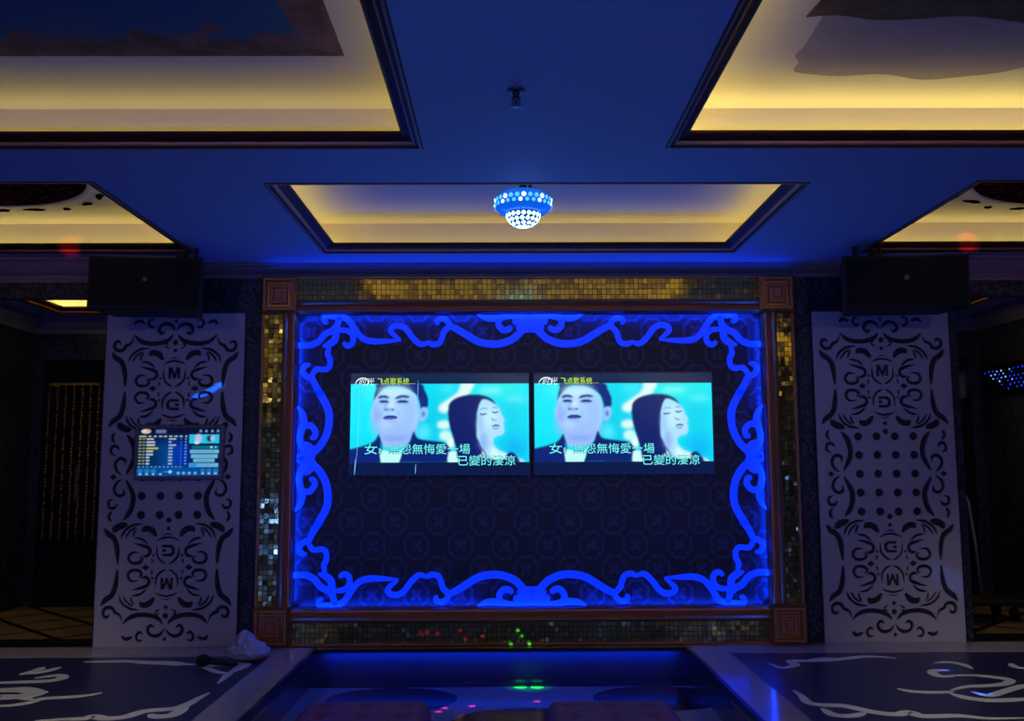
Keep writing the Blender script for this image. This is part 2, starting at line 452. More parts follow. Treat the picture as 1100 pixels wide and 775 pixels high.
# alcoves behind the openings
for key, x0, x1, n in (('al', XL, ALX, 9), ('ar', ARX, XR, 13)):
    hx = (x0 + .36, x1 - .12) if key == 'al' else (x0 + .12, x1 - .36)
    hole = (hx[0], hx[1], 7.25, 8.42)
    holed('ceiling', x0, x1, 6.62, AY, AZ, [hole], M['ceiling'])
    tray(key, hole, AZ, n)
    mb = MB(); mb.box(x0, x1, AY, AY + .1, 0, AZ); struct(mb.build('wall_%s_rear' % ('left' if key == 'al' else 'right'), M['swirlpaper']))
    crown(n + 1, (x0, AY, AZ), (x1, AY, AZ), (0, -1, 0), .14, .12, M['crown'])
    if key == 'al': crown(n + 2, (XL, 6.62, AZ), (XL, AY, AZ), (1, 0, 0), .14, .12, M['crown'])
    else: crown(n + 2, (XR, 6.62, AZ), (XR, AY, AZ), (-1, 0, 0), .14, .12, M['crown'])
    mb = MB(); mb.box(x0, x1, 6.9, AY, -.02, .0); struct(mb.build('floor', M['tile']))
    mb = MB(); mb.box(x0, x1, 6.82, 6.9, 0, .035); struct(mb.build('trim_%d' % (n + 3), M['nosing']))
    # dark double door on the rear wall
    d = MB(); cx0, cx1 = (x0 + .12, x1 - .1) if key == 'al' else (x0 + .1, x1 - .12)
    d.box(cx0, cx1, AY - .04, AY, .0, 2.26)
    o = struct(d.build('door_%d' % (1 if key == 'al' else 2), M['dark']))
    nl = 3; lw = (cx1 - cx0 - .08) / nl
    for k in range(nl):
        q = MB(); a = cx0 + .04 + k * lw
        q.box(a + .02, a + lw - .02, AY - .055, AY - .04, .08, 2.2)
        q.build('leaf_panel', M['darkglass'], o)
    q = MB(); q.tube([(cx0 + .04 + lw - .07, AY - .055, .95), (cx0 + .04 + lw - .07, AY - .1, .98), (cx0 + .04 + lw - .07, AY - .1, 1.25), (cx0 + .04 + lw - .07, AY - .055, 1.28)], .012)
    q.build('handle', M['metal'], o)

# ------------------------------------------------------------------ floors: raised marble sides, sunken centre
PX0, PX1, PZ, PY0, PY1 = -1.31, 1.262, -.215, 1.0, 6.70
mb = MB()
mb.box(XL, XR, YB, PY0, -.27, 0)
struct(mb.build('floor', M['navymarble']))


def in_bounds(p, x0, x1): return x0 < p.x < x1


def platform(x0, x1, edge, strokes):
    """one raised side: navy marble, pale border along the pit and along the wall, cream scroll inlay"""
    mb = MB(); mb.box(x0, x1, PY0, 6.9, -.27, 0)
    o = struct(mb.build('floor', M['navymarble']))
    b = MB(); s = 1 if edge == x1 else -1
    a0, a1 = sorted((edge - s * .02, edge - s * .25))
    b.box(a0, a1, PY0, 6.70, -.002, .003); b.build('border_strip', M['marble'], o)
    c0, c1 = (x0, edge - .25) if s > 0 else (edge + .25, x1)
    b = MB(); b.box(c0, c1, 6.42, 6.76, -.002, .003); b.build('wall_border', M['marble'], o)
    nz = MB(); a0, a1 = sorted((edge - s * .02, edge + s * .006)); nz.box(a0, a1, PY0, 6.70, -.04, .003); nz.build('nosing', M['nosing'], o)
    gz = MB(); a0, a1 = sorted((edge, edge + s * .003)); gz.box(a0, a1, PY0, 5.35, -.06, -.04); gz.build('gilt_trim', M['goldline'], o)
    rr = MB(); a0, a1 = sorted((edge, edge + s * .002)); rr.box(a0, a1, PY0, 6.70, PZ, -.06); rr.build('riser', M['riser'], o)
    ib = MB()
    fn = lambda u, v, h: (lambda p: Vector((p.x, p.y, h)))(at_z(u, v, 0))
    for pts, wd in strokes: ribbon_px(ib, pts, wd, fn)
    ib.build('scroll_inlay', M['creaminlay'], o)
    return o


def ribbon_px(mb, pts, wd, fn):              # stroke whose width is in metres on the floor
    P = [fn(u, v, 0) for u, v in pts]
    k = len(mb.v) % 7 * .0002
    ribbon(mb, [(p.x, p.y) for p in P], wd, lambda u, v, h: Vector((u, v, h)), -.001, .0012 + k)


L1 = lambda pts: [(x / 4.783, 690 + y / 4.783) for x, y in pts]
L2 = lambda pts: [(180 + x / 6.11, 680 + y / 6.11) for x, y in pts]
R1 = lambda pts: [(840 + x / 4.23, 680 + y / 4.23) for x, y in pts]
left_strokes = [
    (L1([(430, 104), (530, 101), (640, 99), (740, 104), (850, 106), (930, 114), (1010, 117)]), .07),
    (L1([(760, 112), (830, 108), (900, 112), (930, 120)]), .10),
    (L1([(-80, 214), (0, 210), (120, 206), (240, 201), (310, 190), (322, 178), (290, 172), (240, 178), (180, 186)]), .07),
    (L1([(100, 168), (150, 158), (200, 142), (220, 130)]), .06), (L1([(150, 165), (230, 152), (310, 130)]), .06),
    (L1([(-90, 250), (20, 248), (120, 246), (180, 262), (150, 275), (60, 285), (-20, 295)]), .11),
    (L1([(-60, 332), (60, 326), (150, 312), (220, 292), (330, 285), (440, 276), (523, 262)]), .055),
    (L1([(120, 250), (190, 262), (250, 256)]), .07), (L1([(0, 275), (90, 282), (170, 300)]), .06),
    (L1([(180, 406), (320, 398), (430, 394), (480, 383), (540, 394), (640, 386), (720, 362), (780, 352), (900, 342), (970, 318), (1020, 290), (1075, 262)]), .07),
    (L1([(770, 372), (800, 384), (880, 378), (930, 352), (960, 330)]), .07),
    (L2([(200, 205), (260, 235), (340, 262), (400, 268), (380, 290), (330, 335)]), .05),
    (L2([(230, 232), (300, 216), (400, 205), (505, 208), (470, 235), (400, 270)]), .08),
    (L2([(-260, 190), (-150, 200), (-50, 196), (60, 205), (180, 208)]), .06),
]
right_strokes = [
    (R1([(-60, 140), (0, 160), (60, 148), (40, 130), (100, 128), (200, 126), (290, 118), (370, 109), (440, 110), (520, 116)]), .065),
    (R1([(120, 128), (200, 122), (260, 124)]), .10),
    (R1([(690, 138), (760, 134), (820, 145), (865, 164)]), .05),
    (R1([(780, 200), (720, 198), (684, 184), (700, 172), (760, 172)]), .06),
    (R1([(740, 196), (860, 194), (960, 202), (1035, 216), (1010, 234), (920, 242), (840, 246), (770, 262)]), .06),
    (R1([(525, 256), (600, 268), (700, 272), (780, 268)]), .05),
    (R1([(760, 275), (840, 296), (940, 308), (1040, 306), (1180, 296)]), .07),
    (R1([(860, 268), (940, 286), (1000, 270), (1100, 242), (1180, 236)]), .06),
    (R1([(1040, 140), (1060, 156), (1140, 166)]), .05),
    (R1([(50, 262), (90, 290), (120, 318), (190, 330), (270, 332), (340, 345), (420, 362), (520, 372), (580, 362), (640, 380), (800, 378), (940, 390), (1100, 388)]), .07),
    (R1([(180, 345), (240, 375), (330, 378), (380, 362)]), .06),
]
platform(XL, PX0, PX0, left_strokes)
platform(PX1, XR, PX1, right_strokes)
mb = MB(); mb.box(PX0, PX1, PY0, 6.9, -.29, PZ)
pf = struct(mb.build('floor', M['pitlight']))
ib = MB()
for cx, cy, r in ((-.72, 6.12, .42), (.98, 6.12, .42), (.13, 5.55, .45), (-1.1, 5.3, .4)):
    ring = [(cx + r * math.cos(a), cy + .75 * r * math.sin(a)) for a in [2 * PI * k / 40 for k in range(40)]]
    ib.prism(ring, lambda u, v, h: Vector((u, v, h)), PZ - .001, PZ + .002)
ib.build('scallop_inlay', M['pitdark'], pf)
ib = MB(); ib.box(PX0, PX1, 6.45, 6.70, PZ - .001, PZ + .003); ib.build('border_strip', M['pitdark'], pf)
mb = MB(); mb.box(PX0, PX1, 6.70, 6.9, PZ, 0)
rs = struct(mb.build('floor', M['riser']))
nb = MB(); nb.box(PX0, PX1, 6.64, 6.70, -.025, 0.0); nb.build('nosing', M['nosing'], rs)

# ------------------------------------------------------------------ the big ornate frame with mosaic bands
FR = thing('wall_frame', 'huge bronze ornate frame with mirror mosaic bands round the blue video wall', 'frame', (.19, 6.79, 0))
OX0, OX1, OZ0, OZ1 = -1.765, 2.13, 0.004, 2.645
WB = .10                                   # width of the wooden moulding
PROF = [(0, 0), (0, .055), (.012, .075), (.026, .08), (.034, .06), (.05, .055), (.062, .085), (.078, .1), (.092, .085), (.1, .07), (.1, 0)]
PM = [0, 1, 0, 0, 0, 0, 1, 0, 0, 0, 0]
bsx, bsz = .255, .272


def rail(p0, p1, across):
    r = MB(); bar(r, p0, p1, across, (0, -1, 0), PROF, PM); return r.build('rail', [M['framewood'], M['framegold']], FR, smooth=math.radians(35))


yb = 6.80
rail((OX0 + bsx, yb, FZ1), (OX1 - bsx, yb, FZ1), (0, 0, 1)); rail((OX0 + bsx, yb, FZ0), (OX1 - bsx, yb, FZ0), (0, 0, -1))
rail((FX0, yb, OZ0 + bsz), (FX0, yb, OZ1 - bsz), (-1, 0, 0)); rail((FX1, yb, OZ0 + bsz), (FX1, yb, OZ1 - bsz), (1, 0, 0))


def mosaic(x0, x1, z0, z1, tl=.028):                 # mirror tiles, each a little out of true, on dark grout
    r = MB(); r.box(x0, x1, 6.765, 6.80, z0, z1, 1)
    nx, nz = max(1, round((x1 - x0) / .034)), max(1, round((z1 - z0) / .036)); sx, sz = (x1 - x0) / nx, (z1 - z0) / nz
    for i in range(nx):
        for j in range(nz):
            cx, cz = x0 + (i + .5) * sx, z0 + (j + .5) * sz; a, b = sx * .45, sz * .45
            ta, tb = random.gauss(0, tl), random.gauss(0, tl); y = 6.7615
            r.add([(cx + u * a, y + u * a * ta + v * b * tb, cz + v * b) for u, v in ((-1, -1), (1, -1), (1, 1), (-1, 1))], [(0, 1, 2, 3)], 0 if random.random() < .7 else 2)
    me = r.build('mosaic_band', [M['mosaic'], M['grout'], M['mosaic2']], FR)
    return me


mosaic(OX0 + bsx, OX1 - bsx, FZ1 + WB, OZ1 - .012, .014); mosaic(OX0 + bsx, OX1 - bsx, OZ0 + .012, FZ0 - WB)
mosaic(OX0 + .01, FX0 - WB, OZ0 + bsz, OZ1 - bsz); mosaic(FX1 + WB, OX1 - .01, OZ0 + bsz, OZ1 - bsz)
for z0 in (OZ0, OZ1 - bsz):
    for x0 in (OX0, OX1 - bsx):
        r = MB(); x1, z1 = x0 + bsx, z0 + bsz; prev = None
        rings = [(0, 0, 0), (0, .10, 0), (.018, .118, 1), (.034, .118, 0), (.044, .09, 0), (.062, .09, 1), (.072, .105, 0), (.084, .105, 0), (.092, .085, 0), (.106, .085, 0), (.112, .1, 0)]
        for k, (ins, dep, mi) in enumerate(rings):
            q = [(x0 + ins, 6.80 - dep, z0 + ins), (x1 - ins, 6.80 - dep, z0 + ins), (x1 - ins, 6.80 - dep, z1 - ins), (x0 + ins, 6.80 - dep, z1 - ins)]
            o0 = len(r.v); r.v += q
            if prev is not None:
                for a in range(4): r.f.append([prev + a, prev + (a + 1) % 4, o0 + (a + 1) % 4, o0 + a]); r.mi.append(mi)
            prev = o0
        r.f.append([prev, prev + 1, prev + 2, prev + 3]); r.mi.append(0)
        r.build('corner_block', [M['framewood'], M['framegold']], FR)
# thin outer bead
r = MB()
for z in (OZ1 - .012, OZ0): r.box(OX0 + bsx, OX1 - bsx, 6.74, 6.80, z, z + .012)
for x in (OX0, OX1 - .012): r.box(x, x + .012, 6.74, 6.80, OZ0 + bsz, OZ1 - bsz)
r.build('outer_bead', M['framewood'], FR)

# ------------------------------------------------------------------ blue acrylic scroll fretwork inside the frame
FT = thing('scroll_fretwork', 'glowing blue acrylic scroll border running round the dark damask wallpaper', 'wall decoration', (.19, 6.79, .262))
YF = 6.785
CX, CZ = (FX0 + FX1) / 2, (FZ0 + FZ1) / 2
A_ = lambda pts: [(310 + x / 7.75, 325 + y / 7.75) for x, y in pts]
B_ = lambda pts: [(440 + x / 7.75, 325 + y / 7.75) for x, y in pts]
C_3 = lambda pts: [(310 + x / 6.4625, 400 + y / 6.4625) for x, y in pts]


def wl(pts):
    r = []
    for u, v in pts:
        p = at_y(u, v, YF); r.append((p.x, p.z))
    return r


W_ = .041
corner = [(A_([(80, 358), (150, 360), (210, 348), (260, 318), (305, 265), (360, 238), (400, 205), (420, 150), (430, 120)]), 1.15, (.9, .6)),
          (A_([(330, 172), (303, 160), (300, 125), (345, 116), (410, 122)]), 1.0, (.5, 1)),
          (A_([(430, 232), (490, 238), (535, 275), (535, 335), (500, 362), (470, 350), (458, 330)]), 1.0, (.8, .5)),
          (A_([(405, 190), (398, 250), (388, 310), (345, 345), (285, 368)]), 1.25, (.9, .3)),
          (A_([(335, 350), (332, 395), (325, 435), (345, 475), (342, 530), (310, 560), (240, 556), (205, 590), (190, 625)]), .95, (.7, .8)),
          (A_([(185, 520), (140, 530), (120, 575), (150, 615), (205, 640)]), 1.0, (.5, 1))]
wave = [(A_([(345, 116), (440, 122), (500, 150), (545, 215), (590, 275), (640, 312), (720, 326), (830, 322), (935, 318)]), 1.1, (1, .25)),
        (A_([(930, 312), (885, 278), (850, 240), (868, 205), (925, 196), (980, 225), (1030, 290), (1075, 335), (1110, 350), (1145, 340), (1157, 325)]), 1.05, (.5, .4)),
        (B_([(140, 325), (165, 340), (200, 352), (248, 338), (272, 292), (285, 250), (325, 205)]), 1.0, (.4, 1)),
        (B_([(232, 190), (235, 150), (285, 138), (325, 170), (338, 205)]), 1.0, (.6, 1)),
        (B_([(310, 185), (400, 228), (480, 275), (560, 322), (650, 345), (760, 343), (860, 305), (920, 250), (960, 200)]), 1.3, (.8, 1))]
crest = [(B_([(560, 103), (640, 132), (740, 132), (820, 112), (900, 112), (960, 122)]), 1.2, (.2, 1)),
         (B_([(745, 140), (742, 190), (780, 232), (828, 222), (842, 196)]), 1.1, (.9, .5)),
         (B_([(860, 175), (900, 150), (960, 140), (1001, 140)]), 1.6, (.4, 1)), (B_([(890, 195), (940, 215), (1001, 218)]), 1.5, (.5, 1)),
         (B_([(960, 180), (980, 175), (1001, 175)]), 2.2, (1, 1)), (B_([(970, 105), (978, 130), (985, 150)]), .9, (.3, 1))]
side = [(A_([(195, 630), (235, 715), (275, 775)]) + C_3([(215, 145), (265, 235), (283, 305), (272, 410), (228, 500), (170, 560), (125, 595)]), 1.3, (.8, 1)),
        (C_3([(62, 238), (92, 280), (108, 340), (92, 400), (80, 470), (105, 540), (130, 590)]), 1.15, (.25, 1)),
        (C_3([(105, 380), (150, 370), (188, 412), (178, 452), (150, 455)]), 1.05, (.9, .5)),
        (C_3([(105, 500), (145, 520), (165, 560), (150, 605)]), 1.3, (.8, 1)), (C_3([(60, 585), (100, 592), (160, 592)]), 1.3, (.4, 1)),
        (C_3([(140, 560), (145, 600)]), 2.0, (1, 1))]


def flourish(name, strokes, mx, mz, both=None):
    r = MB()
    for fx, fz in ([(mx, mz)] if both is None else both):
        for k, (pts, wk, en) in enumerate(strokes):
            q = [((2 * CX - x) if fx else x, (2 * CZ - z) if fz else z) for x, z in wl(pts)]
            ribbon(r, q, W_ * wk, lambda u, v, h: Vector((min(max(u, FX0 + .005), FX1 - .005), YF - h, min(max(v, FZ0 + .003), FZ1 - .003))), -.004, .006 + .0004 * k, ends=en)
    return r.build(name, M['acrylic'], FT)


for mz in (0, 1):
    for mx in (0, 1): flourish('corner_flourish', corner, mx, mz); flourish('wave_scroll', wave, mx, mz)
    flourish('centre_crest', crest, 0, mz, [(0, mz), (1, mz)])
for mx in (0, 1): flourish('side_scroll', side, mx, 0, [(mx, 0), (mx, 1)])


# ------------------------------------------------------------------ pictures drawn in numpy, shown on emissive screens
class Canvas:
    def __init__(s, w, h, dom, col):
        s.w, s.h, s.d = w, h, dom; s.a = np.zeros((h, w, 3)); s.a[:] = lin(col)
        x0, y0, x1, y1 = dom
        s.X, s.Y = np.meshgrid(x0 + (np.arange(w) + .5) / w * (x1 - x0), y0 + (np.arange(h) + .5) / h * (y1 - y0))
    def blur(s, m, r):
        r = r * s.w / (s.d[2] - s.d[0])
        if r < .3: return m
        k = np.exp(-.5 * (np.arange(-int(3 * r) - 1, int(3 * r) + 2) / r) ** 2); k /= k.sum(); p = len(k) // 2
        m = np.apply_along_axis(lambda v: np.convolve(np.pad(v, p, 'edge'), k, 'valid'), 0, m)
        return np.apply_along_axis(lambda v: np.convolve(np.pad(v, p, 'edge'), k, 'valid'), 1, m)
    def put(s, m, col, op=1.0): m = (m * op)[..., None]; s.a = s.a * (1 - m) + np.array(lin(col)) * m
    def poly(s, pts, col, blur=2.5, op=1.0, curve=True):
        P = smooth_pts(list(pts) + [pts[0]], 5)[:-1] if curve else [np.array(p, float) for p in pts]
        ins = np.zeros((s.h, s.w), bool)
        for i in range(len(P)):
            (xa, ya), (xb, yb) = P[i], P[(i + 1) % len(P)]
            if ya == yb: continue
            c = (s.Y < ya) != (s.Y < yb); ins ^= c & (s.X < xa + (s.Y - ya) / (yb - ya) * (xb - xa))
        s.put(s.blur(ins.astype(float), blur), col, op)
    def ell(s, cx, cy, rx, ry, col, blur=4, op=1.0):
        s.put(s.blur((((s.X - cx) / rx) ** 2 + ((s.Y - cy) / ry) ** 2 < 1).astype(float), blur), col, op)
    def line(s, pts, wd, col, blur=2, op=1.0):
        r = MB(); ribbon(r, pts, wd, lambda u, v, h: (u, v, h), 0, 1); n = len(r.v) // 4
        L, R = r.v[:n], r.v[n:2 * n]; s.poly([p[:2] for p in L] + [p[:2] for p in R[::-1]], col, blur, op, curve=False)
    def rect(s, x0, y0, x1, y1, col, blur=1, op=1.0): s.poly([(x0, y0), (x1, y0), (x1, y1), (x0, y1)], col, blur, op, curve=False)
    def mesh(s, name, fn, parent, mat):       # a sheet of small faces, one colour per vertex; fn(u, v) -> world
        H_, W2 = s.h, s.w; inv = world_of(parent).inverted()
        o, ex, ez = inv @ fn(0, 0), inv @ fn(1, 0), inv @ fn(0, 1)
        U, V = np.meshgrid(np.linspace(0, 1, W2), np.linspace(0, 1, H_))
        co = np.array(o)[None] + U.reshape(-1, 1) * np.array(ex - o)[None] + V.reshape(-1, 1) * np.array(ez - o)[None]
        idx = np.arange(H_ * W2).reshape(H_, W2)
        q = np.stack([idx[1:, :-1], idx[1:, 1:], idx[:-1, 1:], idx[:-1, :-1]], -1).reshape(-1, 4)
        me = bpy.data.meshes.new(name); me.from_pydata(co.tolist(), [], q.tolist())
        at = me.attributes.new('picture', 'FLOAT_COLOR', 'POINT')
        at.data.foreach_set('color', np.concatenate([s.a.reshape(-1, 3), np.ones((H_ * W2, 1))], 1).ravel().astype(np.float32))
        me.materials.append(mat); ob = bpy.data.objects.new(name, me); COL.objects.link(ob); ob.parent = parent; return ob


def screen_mat(name, strength):
    m = bpy.data.materials.new(name); m.use_nodes = True; nt = m.node_tree; b = nt.nodes['Principled BSDF']
    b.inputs['Base Color'].default_value = (.003, .003, .006, 1); b.inputs['Roughness'].default_value = .25
    a = nt.nodes.new('ShaderNodeAttribute'); a.attribute_name = 'picture'
    nt.links.new(a.outputs['Color'], b.inputs['Emission Color']); b.inputs['Emission Strength'].default_value = strength; return m


def emat(name, col, s=1.0): return pm(name, (4, 4, 6), .4, emit=col, estr=s)


def text(body, size, name, mat, parent, x, y, z, sx=1.0, offset=0.0, shear=0.0, align='LEFT', flip=False):
    """flat lettering facing -y, its left end at x and its base line at z"""
    cu = bpy.data.curves.new(name, 'FONT'); cu.body = body; cu.size = size; cu.offset = offset; cu.shear = shear; cu.align_x = align; cu.resolution_u = 3
    t = bpy.data.objects.new(name, cu); COL.objects.link(t); bpy.context.view_layer.update()
    me = bpy.data.meshes.new_from_object(t.evaluated_get(bpy.context.evaluated_depsgraph_get()))
    bpy.data.objects.remove(t); bpy.data.curves.remove(cu)
    inv = world_of(parent).inverted() if parent else Matrix()
    me.transform(inv @ Matrix.Translation((x, y, z)) @ Matrix.Rotation(PI / 2, 4, 'X') @ Matrix.Diagonal((sx, 1, 1, 1)))
    me.materials.clear(); me.materials.append(mat); me.name = name
    o = bpy.data.objects.new(name, me); COL.objects.link(o)
    if parent: o.parent = parent
    return o


def music_video():
    c = Canvas(420, 240, (45, 38, 1085, 632), (0, 224, 246))
    # soft background
    c.ell(120, 240, 120, 190, (0, 232, 255), 40); c.ell(170, 140, 60, 60, (60, 250, 255), 25, .6); c.ell(520, 330, 120, 160, (0, 205, 235), 50, .7)
    c.ell(900, 130, 180, 60, (20, 240, 240), 30, .8); c.ell(980, 300, 60, 120, (0, 210, 240), 40, .8); c.ell(1000, 480, 70, 70, (0, 165, 250), 40, .9)
    c.ell(860, 140, 70, 18, (150, 255, 250), 14, .6); c.ell(1010, 190, 60, 16, (120, 250, 250), 14, .5); c.ell(610, 130, 40, 22, (90, 245, 250), 18, .5)
    c.poly([(690, 95), (762, 95), (740, 150), (705, 195), (650, 228), (606, 268), (568, 262), (565, 230), (620, 190), (672, 150)], (225, 255, 250), 8)
    c.ell(590, 342, 38, 24, (215, 255, 245), 8); c.ell(600, 405, 35, 28, (205, 255, 245), 8); c.ell(630, 445, 22, 32, (235, 255, 250), 8); c.ell(475, 385, 32, 42, (90, 240, 255), 16, .8)
    # man
    c.poly([(180, 215), (184, 165), (195, 125), (212, 98), (440, 96), (478, 140), (497, 188), (496, 232), (480, 246), (455, 250), (430, 170), (350, 120), (250, 120), (205, 175)], (3, 38, 126), 4)
    c.poly([(215, 350), (412, 330), (418, 390), (395, 430), (350, 468), (262, 472), (228, 440)], (160, 194, 254), 6)
    c.poly([(178, 230), (184, 195), (208, 160), (236, 142), (285, 130), (358, 131), (404, 150), (430, 182), (444, 240), (442, 300), (432, 340), (412, 368), (360, 398), (300, 410), (255, 398), (212, 372), (186, 336), (168, 290), (166, 258)], (168, 214, 255), 4)
    c.ell(300, 150, 90, 34, (205, 246, 255), 18, .8); c.ell(390, 270, 40, 80, (150, 190, 252), 20, .7); c.ell(205, 320, 34, 60, (150, 178, 250), 16, .6)
    c.ell(310, 372, 120, 46, (152, 184, 250), 24, .8); c.ell(310, 420, 80, 16, (122, 156, 240), 12, .7); c.ell(278, 322, 34, 9, (140, 168, 244), 7, .7); c.ell(250, 340, 40, 26, (190, 228, 255), 14, .5); c.ell(280, 230, 18, 34, (205, 240, 255), 8, .8)
    c.poly([(448, 262), (462, 240), (486, 240), (496, 262), (490, 292), (474, 316), (450, 318)], (150, 200, 255), 4); c.ell(470, 278, 10, 18, (70, 90, 190), 5, .8)
    c.line([(203, 184), (235, 174), (272, 182)], 17, (14, 44, 140), 4); c.line([(304, 186), (345, 174), (392, 178)], 17, (14, 44, 140), 4)
    c.ell(240, 204, 32, 13, (110, 140, 225), 8, .7); c.ell(348, 205, 36, 13, (110, 140, 225), 8, .7)
    c.line([(212, 206), (240, 203), (268, 208)], 14, (14, 34, 130), 3); c.line([(314, 209), (345, 203), (384, 207)], 14, (14, 34, 130), 3)
    c.ell(270, 252, 30, 9, (105, 130, 222), 7, .8); c.ell(250, 252, 8, 5, (50, 75, 180), 3); c.ell(292, 252, 8, 5, (50, 75, 180), 3); c.line([(262, 205), (246, 235), (238, 252)], 10, (115, 145, 230), 7, .7)
    c.line([(228, 262), (218, 290)], 9, (120, 150, 232), 6, .6); c.line([(318, 260), (336, 290)], 9, (120, 150, 232), 6, .6); c.ell(195, 270, 18, 60, (135, 170, 245), 12, .7)
    c.poly([(232, 302), (250, 288), (282, 286), (308, 288), (322, 300), (300, 308), (262, 310), (242, 308)], (70, 90, 190), 3); c.line([(240, 300), (262, 293), (300, 294), (316, 300)], 8, (10, 24, 110), 2)
    c.poly([(45, 482), (110, 466), (165, 448), (192, 428), (212, 396), (226, 450), (222, 520), (228, 562), (45, 562)], (3, 30, 118), 4)
    c.poly([(330, 562), (352, 495), (390, 440), (414, 380), (440, 420), (520, 434), (590, 444), (618, 470), (634, 520), (616, 562)], (3, 30, 112), 4)
    c.poly([(216, 484), (260, 494), (300, 498), (348, 490), (342, 530), (328, 562), (226, 562)], (190, 255, 248), 3, curve=False)
    c.line([(215, 410), (232, 470), (218, 520)], 9, (0, 12, 70), 3, .7); c.line([(400, 440), (360, 500), (335, 560)], 9, (0, 12, 70), 3, .7)
    # woman
    c.poly([(618, 500), (655, 498), (690, 520), (690, 562), (616, 562)], (205, 255, 250), 4)
    c.poly([(612, 275), (618, 222), (648, 190), (700, 170), (770, 163), (832, 173), (872, 194), (890, 225), (850, 212), (812, 206), (800, 250), (790, 320), (788, 400), (806, 460), (850, 520), (860, 562), (690, 562), (660, 480), (640, 410), (620, 340)], (2, 26, 102), 4)
    c.poly([(784, 270), (795, 225), (815, 194), (850, 200), (885, 222), (912, 250), (926, 286), (942, 312), (936, 334), (942, 372), (930, 400), (892, 412), (876, 436), (890, 478), (950, 510), (1020, 535), (1046, 562), (780, 562), (812, 500), (796, 440), (780, 400)], (176, 228, 255), 4)
    c.ell(860, 300, 40, 60, (200, 244, 255), 16, .7); c.ell(820, 440, 24, 60, (120, 140, 235), 14, .6); c.ell(800, 330, 16, 60, (140, 180, 250), 12, .6)
    c.poly([(880, 470), (905, 500), (960, 520), (940, 545), (880, 545), (860, 500)], (210, 255, 250), 8)
    c.line([(796, 278), (815, 282), (842, 276)], 8, (30, 40, 130), 2.5); c.line([(866, 266), (888, 272), (908, 264)], 8, (30, 40, 130), 2.5)
    c.line([(795, 256), (820, 246), (846, 250)], 6, (90, 120, 200), 3, .8); c.line([(868, 244), (890, 240), (904, 246)], 6, (90, 120, 200), 3, .8)
    c.line([(868, 300), (872, 314), (900, 316)], 8, (90, 110, 210), 3, .8); c.line([(868, 352), (892, 346), (914, 350)], 10, (60, 60, 160), 3); c.line([(872, 362), (892, 366), (908, 360)], 8, (120, 140, 230), 3)
    c.line([(800, 470), (830, 510), (836, 560)], 8, (10, 30, 110), 3, .8); c.line([(780, 470), (812, 520), (818, 560)], 8, (2, 20, 90), 3, .9)
    c.poly([(960, 508), (985, 502), (1008, 520), (1030, 562), (990, 562), (950, 530)], (2, 30, 100), 4); c.poly([(690, 545), (800, 530), (880, 545), (960, 540), (960, 566), (690, 566)], (2, 22, 84), 4)
    # letterbox bars with the glow of the panel
    c.rect(0, 0, 1200, 99, (0, 26, 64), .5); c.rect(0, 561, 1200, 700, (0, 18, 58), .5)
    c.ell(520, 60, 330, 16, (4, 44, 84), 14, .7)
    c.ell(305, 64, 40, 10, (90, 90, 70), 8, .5)
    return c


SCR = screen_mat('tv_picture', 1.0)
TVX0, TVX1, TVZ0, TVZ1 = -1.117, .190, 1.190, 1.937
TY = 6.735
TV = thing('television', 'left of two flat televisions, thin bright lines crossing its singer picture', 'television', ((TVX0 + TVX1) / 2, 6.79, TVZ0), group='video wall televisions')
r = MB(); r.box(TVX0 + .012, TVX1 - .012, TY + .002, 6.795, TVZ0 + .012, TVZ1 - .012); r.build('back_cover', M['black'], TV)
r = MB()
for a in ((TVX0, TVX1, TVZ0, TVZ0 + .009), (TVX0, TVX1, TVZ1 - .009, TVZ1), (TVX0, TVX0 + .009, TVZ0 + .009, TVZ1 - .009), (TVX1 - .009, TVX1, TVZ0 + .009, TVZ1 - .009)):
    r.box(a[0], a[1], TY - .006, TY + .03, a[2], a[3])
r.build('bezel', M['bezel'], TV)
sx0, sx1, sz0, sz1 = TVX0 + .009, TVX1 - .009, TVZ0 + .009, TVZ1 - .009
px = lambda x: sx0 + (x - 45) / 1040 * (sx1 - sx0)
pz = lambda y: sz1 - (y - 38) / 594 * (sz1 - sz0)
music_video().mesh('screen', lambda u, v: Vector((sx0 + u * (sx1 - sx0), TY, sz1 - v * (sz1 - sz0))), TV, SCR)
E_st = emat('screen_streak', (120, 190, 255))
E_cy, E_dk, E_wh, E_ye, E_bl = emat('caption_cyan', (120, 255, 245)), emat('caption_outline', (0, 40, 110)), emat('caption_white', (235, 250, 255)), emat('caption_lime', (205, 255, 70)), emat('line_blue', (50, 120, 255))


def caption(body, x0, x1, ybase, hpx, mat, name, outline=True, shear=0.0):
    size = hpx * 1.12 / 594 * (sz1 - sz0)
    o = text(body, size, name, mat, TV, 0, 0, 0, 1, 0.0, shear)
    xs = [v.co.x for v in o.data.vertices]; a, b = min(xs), max(xs); k = (px(x1) - px(x0)) / (b - a)
    inv = world_of(TV).inverted()
    base = inv @ Vector((px(x0), TY - .0025, pz(ybase))); o0 = inv @ Vector((0, 0, 0))
    for v in o.data.vertices: v.co = Vector((base.x + (v.co.x - a) * k, base.y, base.z + (v.co.z - o0.z)))
    if outline:
        q = text(body, size, name + '_outline', E_dk, TV, 0, 0, 0, 1, .02 * size, shear)
        for v in q.data.vertices: v.co = Vector((base.x + (v.co.x - a) * k, base.y + .001, base.z + (v.co.z - o0.z)))
        w0 = q.parent; q.parent = o; q.matrix_parent_inverse = Matrix(); q.location = (0, 0, 0)
    return o


